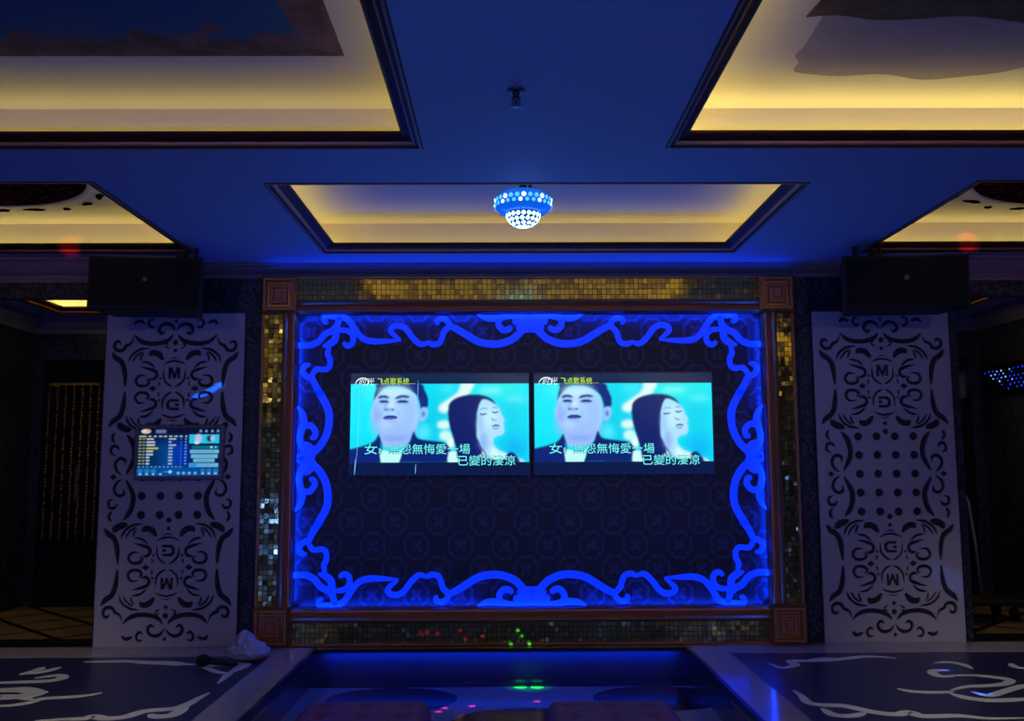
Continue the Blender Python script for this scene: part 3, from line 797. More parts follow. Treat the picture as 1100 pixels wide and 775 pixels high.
caption('女:', 130, 222, 508, 58, E_cy, 'subtitle'); caption('無怨無悔愛一場', 270, 742, 508, 58, E_cy, 'subtitle')
caption('已變的淒涼', 672, 1004, 576, 58, E_cy, 'subtitle')
caption('时光', 92, 182, 104, 44, E_wh, 'channel_logo', False, .25); caption('飞点歌系统…', 200, 420, 100, 38, E_ye, 'caption', False)
r = MB(); ribbon(r, [(px(x), pz(y)) for x, y in [(72, 108), (76, 88), (92, 70), (118, 64), (142, 72), (146, 92), (132, 108)]], .0075, lambda u, v, h: Vector((u, TY - .002 - h, v)), 0, .0005)
r.build('logo_ring', E_wh, TV)
TV2 = copy_tree(TV); TV2.location.x += .2125 + 1.117; TV2['label'] = 'right of two flat televisions, the one whose singer picture has no thin lines'
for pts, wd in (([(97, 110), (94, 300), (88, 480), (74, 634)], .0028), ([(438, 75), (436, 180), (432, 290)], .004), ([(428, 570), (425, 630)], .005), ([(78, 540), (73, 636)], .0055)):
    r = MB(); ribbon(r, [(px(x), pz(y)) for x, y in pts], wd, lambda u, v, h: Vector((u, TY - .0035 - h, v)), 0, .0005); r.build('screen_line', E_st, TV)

# ------------------------------------------------------------------ carved column panels
PCX, PCZ, PWID, PHGT = -2.391, 1.19, 1.004, 2.376
KS = 1 / 868.0                               # metres per drawing unit
T = lambda pts: [((x - 474) * KS, (1045 - (y - 0)) * KS) for x, y in pts]
Rm = lambda pts: [((x - 452) * KS, (415 - y) * KS) for x, y in pts]
crest_v = 497                                # mirror line of the upper crest
crest_half = [([(265, 355), (320, 370), (358, 386), (364, 415), (342, 434), (318, 428)], 15), ([(300, 412), (255, 412), (234, 445), (256, 474), (302, 472), (318, 448), (300, 434)], 14),
              ([(265, 322), (312, 330), (352, 362)], 11), ([(312, 285), (332, 266), (370, 274), (402, 312)], 26), ([(182, 330), (202, 282), (250, 246), (312, 236)], 12), ([(206, 326), (234, 284), (272, 256)], 10),
              ([(258, 318), (262, 290), (278, 262)], 10), ([(75, 260), (100, 295), (142, 328), (162, 390), (169, 482)], 24), ([(372, 478), (382, 464), (376, 448)], 8)]
top_half = [([(208, 85), (235, 62), (278, 76)], 16), ([(342, 58), (312, 54), (300, 80), (320, 104), (342, 92)], 13), ([(470, 128), (450, 95), (415, 80), (380, 92), (368, 122), (388, 144), (410, 130)], 16),
            ([(214, 150), (250, 188), (310, 207), (380, 203), (430, 184), (458, 152)], 20), ([(212, 162), (196, 204), (164, 222), (146, 248), (110, 250), (92, 226), (100, 198), (122, 196), (130, 214)], 16),
            ([(440, 240), (424, 232), (412, 222), (420, 208), (436, 214)], 8)]
mid_half = [([(108, 76), (140, 108), (198, 126)], 30), ([(170, 150), (213, 210), (224, 300), (178, 396)], 24), ([(97, 138), (80, 170), (97, 206)], 14), ([(106, 282), (76, 264), (82, 228), (112, 226), (128, 250)], 14),
            ([(164, 346), (168, 312), (132, 300), (106, 334), (118, 376), (150, 402)], 15)]


def circle(cx, cz, r, n=16): return [(cx + r * math.cos(2 * PI * k / n), cz + r * math.sin(2 * PI * k / n)) for k in range(n)]


def cutters(mb, fn):
    """the whole pattern: strokes of one quarter mirrored left/right and up/down"""
    d0, d1 = -.012, .03
    def sym(pts, wd):
        for sx in (1, -1):
            for sz in (1, -1): ribbon(mb, [(x * sx, z * sz) for x, z in pts], wd * 1.45 * KS, fn, d0, d1, ends=(.2, .35), n=5)
    for pts, wd in crest_half:
        sym(T(pts), wd); sym(T([(x, 2 * crest_v - y) for x, y in pts]), wd)
    for pts, wd in top_half: sym(T(pts), wd)
    for pts, wd in mid_half: sym(Rm(pts), wd)
    def prism(pts, syms=((1, 1), (-1, 1), (1, -1), (-1, -1))):
        for sx, sz in syms: mb.prism([(x * sx, z * sz) for x, z in pts], fn, d0, d1)
    dia = lambda x, y, a, b, f=T: f([(x - a, y), (x, y - b), (x + a, y), (x, y + b)])
    prism(dia(342, 492, 26, 20)); prism(dia(97, 415, 24, 20, Rm), ((1, 1), (-1, 1)))
    V2 = ((1, 1), (1, -1))
    for x, y, q in ((474, 200, 18), (474, 252, 13)): prism(T(circle(x, y, q)), V2); prism(T(circle(x, 2 * crest_v - y - 14, q)), V2)
    prism(dia(474, 62, 14, 18), V2)
    for x, y in ((386, 428), (386, 566)): prism(T(circle(x, y, 9, 10)))
    prism(T([(432, 308), (474, 294), (516, 308), (474, 302)]), V2); prism(T([(432, 686), (474, 702), (516, 686), (474, 692)]), V2)
    for i in (-174, -58, 58, 174):
        for j in (-234, -117, 0, 117, 234): mb.prism(circle(i * KS, j * KS, 26 * KS, 20), fn, d0, d1)
    # shields: arc on top, two sides meeting in a point
    for pts, wd in (([(404, 340), (438, 325), (474, 319), (510, 325), (544, 340)], 10),):
        for f in (lambda p: p, lambda p: [(x, 2 * crest_v - y) for x, y in p]):
            for sz in (1, -1): ribbon(mb, [(x, z * sz) for x, z in T(f(pts))], wd * 1.3 * KS, fn, d0, d1, ends=(.3, .3), n=5)
    for pts in ([(406, 372), (410, 430), (436, 464), (466, 480)],): sym(T(pts), 10); sym(T([(x, 2 * crest_v - y) for x, y in pts]), 10)
    # monograms: an M, and a ringed G, point-symmetric from top to bottom
    Mg = [(436, 430), (436, 358), (460, 358), (474, 396), (488, 358), (512, 358), (512, 430), (494, 430), (494, 392), (481, 430), (467, 430), (454, 392), (454, 430)]
    Gg = [(510, 560), (510, 575), (460, 575), (450, 585), (450, 602), (460, 612), (510, 612), (510, 630), (452, 630), (430, 612), (430, 576), (452, 558)]
    Gd = [(484, 586), (510, 586), (510, 602), (484, 602)]
    for g in (Mg, Gg, Gd):
        for sgn in (1, -1): mb.prism([(x * sgn, z * sgn) for x, z in T(g)], fn, d0, d1)


def carved_panel(label, cx):
    root = thing('carved_panel', label, 'wall panel', (cx, 6.768, PCZ - PHGT / 2), group='carved column panels')
    bd = MB(); bd.rbox(cx - PWID / 2, cx + PWID / 2, 6.743, 6.761, PCZ - PHGT / 2, PCZ + PHGT / 2, .003, 1); board = bd.build('board', M['panel'], root)
    ct = MB(); cutters(ct, lambda u, v, h: Vector((cx + u, 6.743 + h, PCZ + v))); cut = ct.build('cutter', M['panel'], root)
    md = board.modifiers.new('cut', 'BOOLEAN'); md.operation = 'DIFFERENCE'; md.object = cut; md.solver = 'EXACT'; md.use_self = True
    bpy.context.view_layer.update()
    me = bpy.data.meshes.new_from_object(board.evaluated_get(bpy.context.evaluated_depsgraph_get()))
    board.modifiers.clear(); board.data = me; bpy.data.objects.remove(cut)
    bk = MB(); bk.box(cx - PWID / 2 + .01, cx + PWID / 2 - .01, 6.761, 6.768, PCZ - PHGT / 2 + .01, PCZ + PHGT / 2 - .01); bk.build('backing', M['backing'], root)
    return root


CP = carved_panel('white carved fretwork panel on the column left of the frame, song screen mounted on it', PCX)
CP2 = copy_tree(CP); CP2.location.x = 2.768; CP2.scale = (-1, 1, 1)
CP2['label'] = 'white carved fretwork panel on the column right of the frame, rows of round holes uncovered'

# ------------------------------------------------------------------ song-ordering touch screen on the left panel
TBX0, TBX1, TBZ0, TBZ1 = -2.645, -2.005, 1.168, 1.562
TB = thing('touch_screen', 'small song-ordering touch screen with grey bezel on the left carved panel', 'touch screen', ((TBX0 + TBX1) / 2, 6.742, TBZ0))
r = MB(); r.rbox(TBX0, TBX1, 6.703, 6.742, TBZ0, TBZ1, .012, 3); r.build('housing', M['greybezel'], TB)
c = Canvas(300, 180, (80, 90, 960, 600), (4, 22, 74))
c.ell(400, 400, 190, 150, (0, 74, 150), 60); c.ell(540, 380, 90, 130, (0, 50, 190), 40, .8); c.ell(230, 420, 120, 120, (0, 46, 84), 40, .8); c.rect(60, 500, 980, 620, (0, 84, 170), 12, .8); c.rect(60, 80, 980, 150, (10, 14, 46), 8)
c.ell(165, 128, 50, 22, (230, 220, 215), 6); c.ell(190, 120, 18, 10, (230, 140, 60), 5); c.rect(270, 112, 380, 148, (120, 140, 200), 6, .7)
for x in (750, 810, 875, 935): c.poly([(x - 16, 138), (x, 108), (x + 16, 138)], (110, 150, 200), 4)
for k, (x0, x1) in enumerate(((95, 170), (195, 225), (250, 280), (305, 340), (360, 392), (415, 450), (470, 505), (525, 558), (588, 610))): c.rect(x0, 174, x1, 188, (170, 190, 170) if k else (190, 190, 90), 4)
for k in range(9):
    y = 210 + k * 32.5
    c.rect(92, y - 6, 120, y + 6, (150, 170, 110), 4); c.rect(132, y - 6, 158, y + 6, (150, 170, 110), 4)
    c.rect(174, y - 8, 174 + (76, 92, 90, 126, 74, 72, 36, 38, 36)[k], y + 8, (190, 200, 40) if k == 3 else (190, 205, 225), 4)
    c.rect(412, y - 7, 412 + (80, 28, 78, 44, 44, 44, 42, 44, 42)[k], y + 7, (170, 195, 225), 4)
    c.rect(538, y - 6, 552, y + 6, (60, 120, 230), 4); c.rect(585, y - 7, 604, y + 7, (100, 160, 245), 4)
for k in range(11): c.rect(95 + k * 44, 498, 113 + k * 44, 510, (120, 180, 220), 4, .8)
c.rect(632, 164, 952, 258, (40, 200, 235), 3); c.ell(728, 205, 36, 44, (200, 200, 240), 8); c.ell(712, 250, 26, 14, (220, 255, 255), 6); c.ell(850, 205, 34, 34, (10, 40, 70), 8); c.ell(880, 205, 24, 28, (190, 190, 240), 6)
c.rect(660, 284, 950, 316, (0, 110, 140), 5); c.ell(870, 298, 12, 10, (180, 240, 240), 4); c.ell(915, 298, 12, 10, (100, 200, 220), 4)
for x0, y0, x1, y1 in ((642, 324, 950, 362), (654, 372, 940, 412), (682, 420, 908, 456), (638, 466, 948, 506)): c.rect(x0, y0, x1, y1, (110, 190, 225), 4); c.line([(x0 + 20, (y0 + y1) / 2), (x1 - 30, (y0 + y1) / 2)], 10, (70, 120, 190), 5, .6)
c.rect(638, 466, 720, 506, (40, 150, 245), 4)
for x in (118, 188, 258): c.ell(x, 548, 28, 22, (30, 130, 190), 6); c.rect(x - 14, 572, x + 14, 588, (150, 200, 230), 4)
c.rect(320, 572, 346, 588, (150, 200, 230), 4); c.line([(350, 556), (420, 556), (480, 556)], 6, (80, 170, 240), 3); c.ell(437, 556, 15, 15, (190, 240, 255), 6)
for x in (525, 582, 642, 705): c.ell(x, 570, 16, 14, (120, 190, 235), 5)
for x in (785, 852, 922): c.ell(x, 545, 24, 22, (40, 120, 180), 6); c.rect(x - 14, 566, x + 14, 582, (160, 210, 235), 4)
tx0, tx1, tz0, tz1 = TBX0 + .028, TBX1 - .028, TBZ0 + .03, TBZ1 - .022
c.mesh('display', lambda u, v: Vector((tx0 + u * (tx1 - tx0), 6.7015, tz1 - v * (tz1 - tz0))), TB, screen_mat('menu_picture', .9))
r = MB(); r.rbox((TBX0 + TBX1) / 2 - .02, (TBX0 + TBX1) / 2 + .02, 6.7005, 6.704, TBZ1 - .016, TBZ1 - .008, .0015, 1); r.build('camera_bar', M['chrome'], TB)

# ------------------------------------------------------------------ loudspeakers hung from the ceiling


def speaker(label, cx, cy, wd, rz):
    z0, z1, dep = 2.295, 2.652, .36
    root = thing('loudspeaker', label, 'speaker', (cx, cy, z0), rz, 'ceiling speakers')
    Mw = world_of(root); L = lambda x, y, z: Mw @ Vector((x, y, z))
    c = MB(); hw = wd / 2; out = [(-hw, -.16), (hw, -.16), (hw * .8, .2), (-hw * .8, .2)]
    bm = bmesh.new(); vs = [bm.verts.new((x, y, z)) for z in (0, z1 - z0) for x, y in out]
    for f in ((3, 2, 1, 0), (4, 5, 6, 7), (0, 1, 5, 4), (1, 2, 6, 5), (2, 3, 7, 6), (3, 0, 4, 7)): bm.faces.new([vs[i] for i in f])
    bmesh.ops.bevel(bm, geom=bm.edges[:], offset=.012, segments=2, profile=.5, affect='EDGES')
    c.bm(bm, 0, Mw); c.build('cabinet', M['black'], root)
    g = MB(); bm = bmesh.new(); bmesh.ops.create_cube(bm, size=1)
    for v in bm.verts: v.co = Vector((v.co.x * (wd - .04), -.162 + v.co.y * .012, (z1 - z0) / 2 + v.co.z * (z1 - z0 - .04)))
    bmesh.ops.bevel(bm, geom=bm.edges[:], offset=.005, segments=2, affect='EDGES'); g.bm(bm, 0, Mw); g.build('grille', M['blackcloth'], root)
    b = MB(); b.prism([(p[0] * 1.0, p[1]) for p in circle(0, .2, .016, 12)], lambda u, v, h: L(u, -.168 - h, v), 0, .004); b.build('badge', M['metal'], root)
    return root


SPL = speaker('black loudspeaker hanging above the left column with the touch screen', -2.385, 6.24, .74, math.radians(5))
SPR = copy_tree(SPL); SPR.location = (2.70, 6.24, 2.295); SPR.rotation_euler = (0, 0, math.radians(-5)); SPR.scale = (1.12, 1, 1)
SPR['label'] = 'black loudspeaker hanging above the right column with uncovered round holes'
for root, bx in ((SPL, -2.185), (SPR, 2.55)):
    r = MB(); zt = 2.652
    for s in (-1, 1): r.tube([(bx + s * .035, 6.22, zt), (bx + s * .03, 6.24, 2.76), (bx + s * .012, 6.26, 2.80)], .008)
    r.tube([(bx - .06, 6.25, 2.795), (bx - .035, 6.25, 2.81), (bx + .02, 6.25, 2.80), (bx + .05, 6.25, 2.785)], .009)
    r.box(bx - .03, bx + .03, 6.20, 6.28, zt - .004, 2.70)
    o = r.build('hanging_bracket', M['black'], root)
    if root is SPR:
        for v in o.data.vertices: v.co.x /= 1.12
    sx = .3 if root is SPL else -.3
    r = MB(); r.box(root.location.x + sx - .012, root.location.x + sx + .012, 6.2, 6.23, zt - .003, H - .002); o = r.build('hanger_rod', M['black'], root)
    if root is SPR:
        for v in o.data.vertices: v.co.x /= 1.12

# ------------------------------------------------------------------ mirror-ball lamp
LP = thing('disco_lamp', 'round blue crystal disco lamp with bright lens dots hanging in the centre ceiling tray', 'lamp', (LAMP.x, LAMP.y, H + UP))
shell = pm('blue_lamp_shell', (60, 110, 190), .15, emit=(0, 96, 225), estr=.8)
lens = pm('lit_lens', (220, 240, 255), .1, emit=(190, 240, 255), estr=3.0)
ringl = pm('blue_lens', (120, 190, 255), .1, emit=(70, 170, 255), estr=1.6)
rim = [(.02, .105), (.09, .10), (.13, .085), (.155, .055), (.166, .025), (.160, .0), (.135, -.022), (.085, -.03)]
r = MB(); r.lathe(LAMP + Vector((0, 0, .06)), rim, 40)
for k in range(28):
    for q, (rad, zz, sz) in enumerate(((.163, .02, .013), (.164, -.008, .011))):
        a = 2 * PI * (k + .5 * q) / 28; d = Vector((math.cos(a), math.sin(a), -.12)).normalized()
        t = Vector((-math.sin(a), math.cos(a), 0)); u = d.cross(t)
        p = LAMP + Vector((math.cos(a) * (rad + .003), math.sin(a) * (rad + .003), .06 + zz + .02))
        r.add([p + (t * math.cos(b) + u * math.sin(b)) * sz for b in [2 * PI * j / 10 for j in range(10)]], [tuple(range(10))], 1 if (k * 7 + q) % 3 else 2)
r.build('collar', [shell, ringl, lens], LP, smooth=math.radians(40))
r = MB(); bowl = [(.098 * math.cos(a), -.098 * .8 * math.sin(a)) for a in [PI / 2 * j / 10 for j in range(10)]] + [(.004, -.0785)]
r.lathe(LAMP + Vector((0, 0, .03)), bowl, 36)
for row, el in enumerate((12, 32, 52, 72, 90)):
    nn = (20, 17, 12, 7, 1)[row]; e = math.radians(el)
    for k in range(nn):
        a = 2 * PI * (k + .5 * (row % 2)) / nn
        d = Vector((math.cos(a) * math.cos(e), math.sin(a) * math.cos(e), -math.sin(e)))
        t = Vector((-math.sin(a), math.cos(a), 0)); u = d.cross(t)
        p = LAMP + Vector((d.x * .1005, d.y * .1005, .03 + d.z * .1005 * .8)); sz = .0125 if row < 4 else .022
        r.add([p + (t * math.cos(b) + u * math.sin(b)) * sz for b in [2 * PI * j / 12 for j in range(12)]], [tuple(range(12))], 1)
r.build('globe', [pm('dark_globe', (10, 40, 90), .15, emit=(0, 60, 120), estr=.6), lens], LP, smooth=math.radians(40))
r = MB(); r.lathe((LAMP.x, LAMP.y, 0), [(.02, LAMP.z + .17), (.02, H + UP - .03), (.06, H + UP - .03), (.06, H + UP)], 20); r.build('mount', M['black'], LP)
r = MB(); r.box(LAMP.x + .03, LAMP.x + .05, LAMP.y - .02, LAMP.y + .02, LAMP.z + .165, LAMP.z + .235); r.build('clip', M['black'], LP)

# ------------------------------------------------------------------ sprinkler on the ceiling beam
SK = thing('sprinkler_head', 'small pendant fire sprinkler on the blue ceiling between the front trays', 'sprinkler', (.053, 3.557, H))
r = MB(); r.lathe((.053, 3.557, H), [(.036, 0), (.034, -.007), (.014, -.012)], 20); r.build('escutcheon', M['metal'], SK)
r = MB(); r.lathe((.053, 3.557, H), [(.013, -.01), (.013, -.03), (.008, -.034), (.005, -.06)], 14)
for s in (-1, 1): r.tube([(.053 + s * .012, 3.557, H - .028), (.053 + s * .016, 3.557, H - .045), (.053 + s * .004, 3.557, H - .064)], .003)
r.build('body', M['metal'], SK)
r = MB(); r.lathe((.053, 3.557, H), [(.022, -.062), (.024, -.065), (.006, -.068)], 18); r.build('deflector', M['metal'], SK)

# ------------------------------------------------------------------ ceiling paintings
ZU = H + UP
mx0, mx1, my0, my1 = -3.5, -.668, 1.6, 3.76
r = MB(); r.box(mx0, mx1, my0, my1, ZU - .004, ZU)
tag(r.build('ceiling_mural', mural_mat('sky_mural_paint', (44, 104, 124), (140, 98, 80), (mx0 + mx1) / 2, (my0 + my1) / 2, (mx1 - mx0) / 2, (my1 - my0) / 2)), 'dark blue sky mural edged with brown clouds in the front left ceiling tray', 'ceiling painting')
CM = thing('ceiling_mural', 'brown and violet cloud mural in the front right ceiling tray', 'ceiling painting', (2.5, 2.6, ZU))
e0 = [at_z(x, y, ZU - .004) for x, y in ((866, 18), (900, 16), (940, 21), (985, 20), (1040, 17), (1100, 24))]
out = [(p.x, p.y) for p in smooth3(e0)] + [(3.9, e0[-1].y), (3.9, 1.6), (1.1, 1.6), (e0[0].x + .06, 2.9)]
r = MB(); r.prism(out, lambda u, v, h: Vector((u, v, h)), ZU - .006, ZU)
r.build('cloud_bank', mural_mat('cloud_mural_paint', (84, 74, 80), (104, 84, 62), 2.5, 2.4, 1.45, .95), CM)
e1 = [at_z(x, y, ZU - .004) for x, y in ((862, 52), (854, 60), (858, 68), (853, 77), (872, 80), (900, 82), (950, 80), (990, 86), (1040, 82), (1075, 78), (1110, 70))]
out = [(p.x, p.y) for p in smooth3(e1)] + [(3.8, e1[-1].y), (3.8, 2.0), (1.2, 2.0)]
r = MB(); r.prism(out, lambda u, v, h: Vector((u, v, h)), ZU - .003, ZU)
pm_ = pm('violet_sky_paint', (176, 162, 152), .8, noise=.2, nscale=3)
r.build('pale_cloud', pm_, CM)
# round medallions
medal = swirl('carved_brown', (34, 17, 12), (92, 44, 32), 3.0, 1.0)
medal.node_tree.nodes['Principled BSDF'].inputs['Specular IOR Level'].default_value = 0
dleaf = pm('dark_leaf', (26, 14, 12), 1.0, spec=0)


def medallion(label, cx, cy):
    o = thing('ceiling_medallion', label, 'ceiling medallion', (cx, cy, ZU), group='round ceiling medallions')
    r = MB(); r.lathe((cx, cy, ZU), [(.78, 0), (.78, -.006), (.77, -.009), (.01, -.009)], 64); r.build('disc', medal, o)
    r = MB(); n = 72
    r.lathe((cx, cy, ZU), [(.78, -.002), (.78, -.012), (.80, -.014), (.84, -.008), (.845, -.002)], 64); r.build('ring', M['cream'], o)
    for k in range(26):
        r = MB()
        a = 2 * PI * k / 26; R = .895 + .02 * (k % 3); ln = (.075, .05, .03)[k % 3]
        c, t = Vector((cx + R * math.cos(a), cy + R * math.sin(a))), Vector((-math.sin(a), math.cos(a)))
        tn = t + Vector((math.cos(a), math.sin(a))) * (.25 if k % 2 else -.15); tn.normalize(); nn = Vector((-tn.y, tn.x))
        pts = [c + tn * (ln * u) + nn * (.028 * v) for u, v in ((-1, 0), (-.4, .9), (.3, .7), (1, -.2), (.3, -.6), (-.5, -.8))]
        r.prism([tuple(p) for p in pts], lambda u, v, h: Vector((u, v, h)), ZU - .006, ZU)
        r.build('leaf', dleaf, o)
    return o


MD = medallion('dark carved medallion with leaf ring in the ceiling tray beyond the left speaker', -3.25, 5.22)
MD2 = copy_tree(MD); MD2.location.x = 3.60; MD2['label'] = 'dark carved medallion with leaf ring in the ceiling tray beyond the right speaker'

# ------------------------------------------------------------------ tufted ottomans in the sunken centre


def ottoman(label, cx, cy, s):
    o = thing('ottoman', label, 'ottoman', (cx, cy, PZ), group='maroon ottomans')
    h, zt = s / 2, .125
    r = MB(); n = 36; vs = []; fs = []
    btn = [((i - 1) * s * .3, (j - 1) * s * .3) for i in range(3) for j in range(3)]
    for j in range(n + 1):
        for i in range(n + 1):
            x, y = (i / n - .5) * 2, (j / n - .5) * 2
            k = 1 - (1 - max(abs(x), abs(y)) ** 10) * .0
            ed = max(abs(x), abs(y)); dz = -.05 * max(0, (ed - .8) / .2) ** 2
            u, v = x * h, y * h
            for bx, by in btn: dz -= .022 * math.exp(-((u - bx) ** 2 + (v - by) ** 2) / .0016)
            c = 1 - .06 * (abs(x) ** 6) * (abs(y) ** 6)
            vs.append((cx + u * c, cy + v * c, zt + dz))
    for j in range(n):
        for i in range(n): a = j * (n + 1) + i; fs.append((a, a + 1, a + n + 2, a + n + 1))
    ring = [i for i in range(n + 1)] + [(j + 1) * (n + 1) + n for j in range(n)] + [n * (n + 1) + n - 1 - i for i in range(n)] + [(n - 1 - j) * (n + 1) for j in range(n - 1)]
    b0 = len(vs)
    for q in ring: vs.append((vs[q][0] * .995 + cx * .005, vs[q][1] * .995 + cy * .005, zt - .14))
    m_ = len(ring)
    for a in range(m_): fs.append((ring[a], ring[(a + 1) % m_], b0 + (a + 1) % m_, b0 + a))
    fs.append(tuple(range(b0, b0 + m_)))
    r.add(vs, fs); r.build('cushion', M['leather'], o, smooth=math.radians(50))
    for bx, by in btn:
        q = MB(); q.lathe((cx + bx, cy + by, zt - .022), [(.013, -.006), (.013, .003), (.008, .008), (.001, .009)], 12); q.build('button', M['button'], o, True)
    r = MB(); r.rbox(cx - h * .96, cx + h * .96, cy - h * .96, cy + h * .96, PZ + .04, zt - .138, .015, 2); r.build('base', M['leather'], o)
    for sx in (-1, 1):
        for sy in (-1, 1): q = MB(); q.lathe((cx + sx * h * .8, cy + sy * h * .8, PZ), [(.018, 0), (.025, .042)], 12); q.build('foot', M['dark'], o)
    return o


OT = ottoman('maroon button-tufted square ottoman in the sunken floor, left one at the picture bottom', -.665, 4.41, .63)
OT2 = copy_tree(OT); OT2.location = (.505, 4.39, PZ); OT2['label'] = 'maroon button-tufted square ottoman in the sunken floor, right one at the picture bottom'

# ------------------------------------------------------------------ microphone and crumpled bag on the left marble
mp = at_z(218, 712, .03)
MC = thing('microphone', 'black microphone lying on the left marble floor below the carved panel', 'microphone', (mp.x, mp.y, 0.003))
r = MB(); r.lathe((mp.x, mp.y, .042), [(.004, -.042), (.02, -.038), (.034, -.022), (.039, 0), (.035, .02), (.026, .034), (.02, .036)], 20, 'X'); r.build('head', M['blackcloth'], MC, True)
r = MB(); r.tube([(mp.x + .032, mp.y, .042), (mp.x + .06, mp.y - .003, .036), (mp.x + .14, mp.y - .008, .028), (mp.x + .22, mp.y - .012, .022)], [.022, .02, .016, .014], 14); r.build('handle', M['black'], MC, True)
bp = at_z(266, 710, 0)
bm = bmesh.new(); bmesh.ops.create_icosphere(bm, subdivisions=4, radius=1)
rnd = random.Random(5); ks = [(Vector((rnd.gauss(0, 1), rnd.gauss(0, 1), rnd.gauss(0, 1))).normalized(), rnd.uniform(4, 9), rnd.uniform(0, 6)) for _ in range(14)]
for v in bm.verts:
    d = v.co.normalized(); k = 1 + .06 * sum(abs(math.sin(f * d.dot(a) + p)) - .5 for a, f, p in ks)
    p = Vector((d.x * .125 * k, d.y * .11 * k, (d.z * .5 + .5) * .11 * k))
    p.x *= 1.15 - .45 * p.z / .15
    if d.z > .75: p.z += .06 * (d.z - .75) / .25; p.x -= .02
    v.co = Vector((bp.x, bp.y, .004)) + p
r = MB(); r.bm(bm); o = r.build('plastic_bag', M['bag'], None, smooth=math.radians(20)); tag(o, 'crumpled white plastic bag on the floor at the left foot of the frame', 'bag')

# ------------------------------------------------------------------ things in the alcoves
TR = thing('platform_trolley', 'dark platform trolley with bent steel handle inside the right alcove', 'trolley', (3.78, 7.75, .0))
r = MB(); r.rbox(3.45, 4.18, 7.55, 8.0, .13, .17, .015, 2); r.build('deck', M['black'], TR)
r = MB(); hp = [(3.76, 8.0, .17), (3.75, 8.04, .6), (3.74, 8.08, .93)] + [(3.74 + .07 * (1 - math.cos(a)), 8.08, .93 + .07 * math.sin(a)) for a in (.5, 1.0, 1.57)] + [(4.0, 8.08, 1.0)] + \
    [(4.2 + .07 * math.sin(a), 8.08, .93 + .07 * math.cos(a)) for a in (.1, .8, 1.57)] + [(4.29, 8.04, .6), (4.3, 8.0, .17)]
hp = [(x - .27, y, z) for x, y, z in hp]
r.tube(hp, .014, 10); r.build('handle', pm('grey_tube', (150, 150, 156), .5, metal=.2), TR, True)
for x in (3.53, 4.10):
    for y in (7.63, 7.92):
        q = MB(); q.lathe((x, y, .055), [(.02, -.018), (.055, -.016), (.055, .016), (.02, .018)], 20, 'X'); q.box(x - .01, x + .01, y - .02, y + .02, .1, .135); q.build('caster', M['black'], TR)
LD = thing('led_panel', 'dark board with rows of glowing blue dots high in the right alcove', 'light panel', (4.51, 8.2, 1.92))
r = MB(); r.box(4.49, 4.52, 7.6, 8.66, 1.90, 2.16); r.build('board', M['darkglass'], LD)
r = MB(); rnd = random.Random(3)
for i in range(14):
    for j in range(6):
        y = 8.6 - i * .07 - (j % 2) * .035; z = 2.10 - j * .034 + rnd.uniform(-.006, .006)
        if j > 1 + i * .8 or rnd.random() < .1: continue
        s = rnd.uniform(.005, .009)
        r.lathe((4.49, y, z), [(s, .002), (s, -.004), (s * .4, -.008)], 8, 'X', 0 if rnd.random() < .7 else 1)
o = r.build('led_dots', [emat('led_blue', (20, 50, 230), 1.2), emat('led_pale', (120, 160, 255), 1.3)], LD); o['kind'] = 'stuff'
r = MB(); rnd = random.Random(9)
for i in range(7):
    x = -4.14 + i * .075
    for j in range(46):
        z = 2.0 - j * .03
        r.lathe((x + rnd.uniform(-.004, .004), 8.5, z), [(.002, .011), (.008, .007), (.011, 0), (.008, -.007), (.002, -.011)], 6, 'Z', 0 if rnd.random() < .8 else 1)
    r.tube([(x, 8.5, 2.02), (x, 8.5, .60)], .002, 5)
r.box(-4.17, -3.66, 8.49, 8.51, 2.01, 2.03); r.box(-4.17, -4.14, 8.49, 8.70, 2.01, 2.03); r.box(-3.69, -3.66, 8.49, 8.70, 2.01, 2.03)
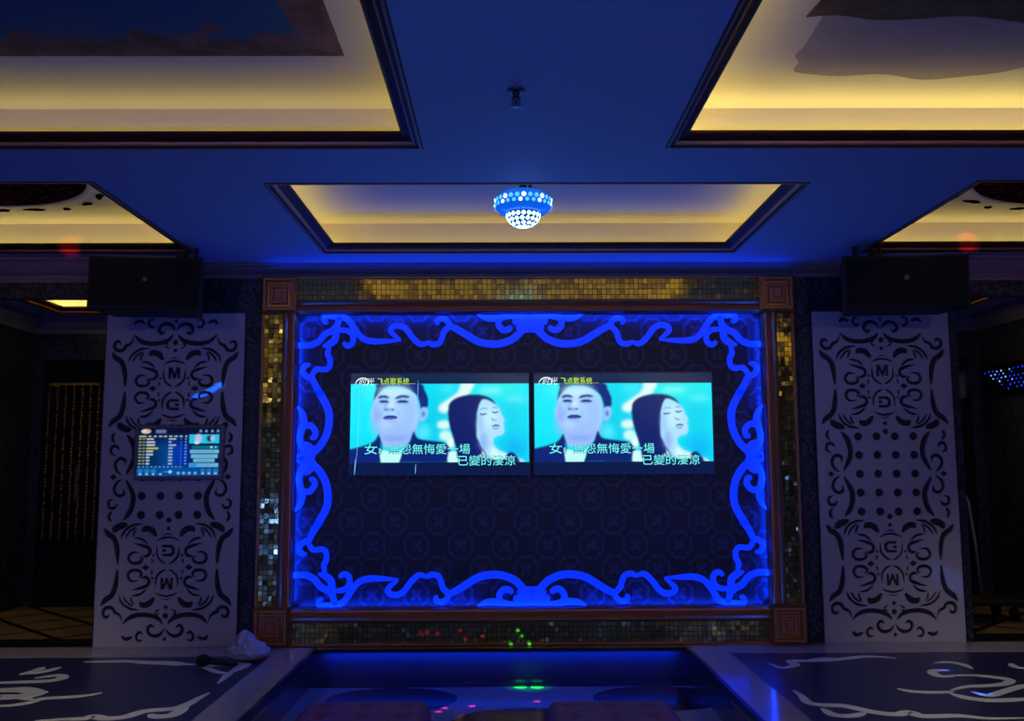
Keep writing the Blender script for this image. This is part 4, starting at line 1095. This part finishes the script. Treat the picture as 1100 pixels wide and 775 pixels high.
tag(r.build('bead_curtain', [pm('amber_bead', (200, 150, 70), .25, metal=.6), M['chrome']]), 'curtain of small gold beads hanging in the dark left alcove', 'bead curtain', kind='stuff')

# ------------------------------------------------------------------ coloured beams of the disco lamp, plus added spots that have no fixture
SRC = LAMP + Vector((0, 0, -.09))
for px_, py_ in ((478, 761), (471, 765), (507, 759), (497, 770), (503, 734), (395, 742), (577, 754), (652, 748)):
    p = at_z(px_, py_, PZ); spot('red_beam', SRC, p, .05, 1800, (1, .03, .18))
for dx, dy in ((-9, -3), (9, -3), (-9, 3), (9, 3)):
    p = at_z(568 + dx, 735.5 + dy, PZ); spot('green_beam', SRC, p, .10, 5200, (.02, 1, .03), .8)
p = at_z(568, 736, PZ); spot('green_beam', SRC, p, .42, 420, (.02, 1, .05), 1.0)
for px_, py_ in ((452, 681), (459, 680), (470, 681), (494, 678), (500, 687), (519, 684)):
    p = at_y(px_, py_, 6.76); spot('red_beam', (.52, 5.0, .02), p, .03, 260, (1, .03, .2))  # bare source added behind the right ottoman, no laser unit there
for px_, py_ in ((556, 678), (560, 684), (548, 691), (568, 691)):
    p = at_y(px_, py_, 6.76); spot('green_beam', (.52, 5.0, .02), p, .03, 240, (.05, 1, .05))  # same added source
for k, (px_, py_) in enumerate(((208, 428), (216, 424.5), (224, 421), (232, 416))):
    p = at_y(px_, py_, 6.765); spot('blue_beam', SRC, p, 0.055, 1500, (.0, .14, 1), .9)
p = at_y(1027, 628, 6.765); spot('blue_beam', SRC, p, 0.20, 200, (.0, .2, 1), 1.0)
for px_, py_, wt in ((1019, 721, 1200), (1056, 746, 1200)):
    p = at_z(px_, py_, 0); spot('blue_beam', SRC, p, .10, wt, (.0, .14, 1), .9)
for tx, zz in ((75, 259), (1040, 255)):
    s = -1 if tx < 500 else 1
    p = at_y(tx, zz + 6, 6.36); spot('red_beam', (s * 1.0, 1.0, 1.2), p, .17, 1000, (1, .02, .02), 1.0)  # bare mid-air source added for the red glow by the side trays
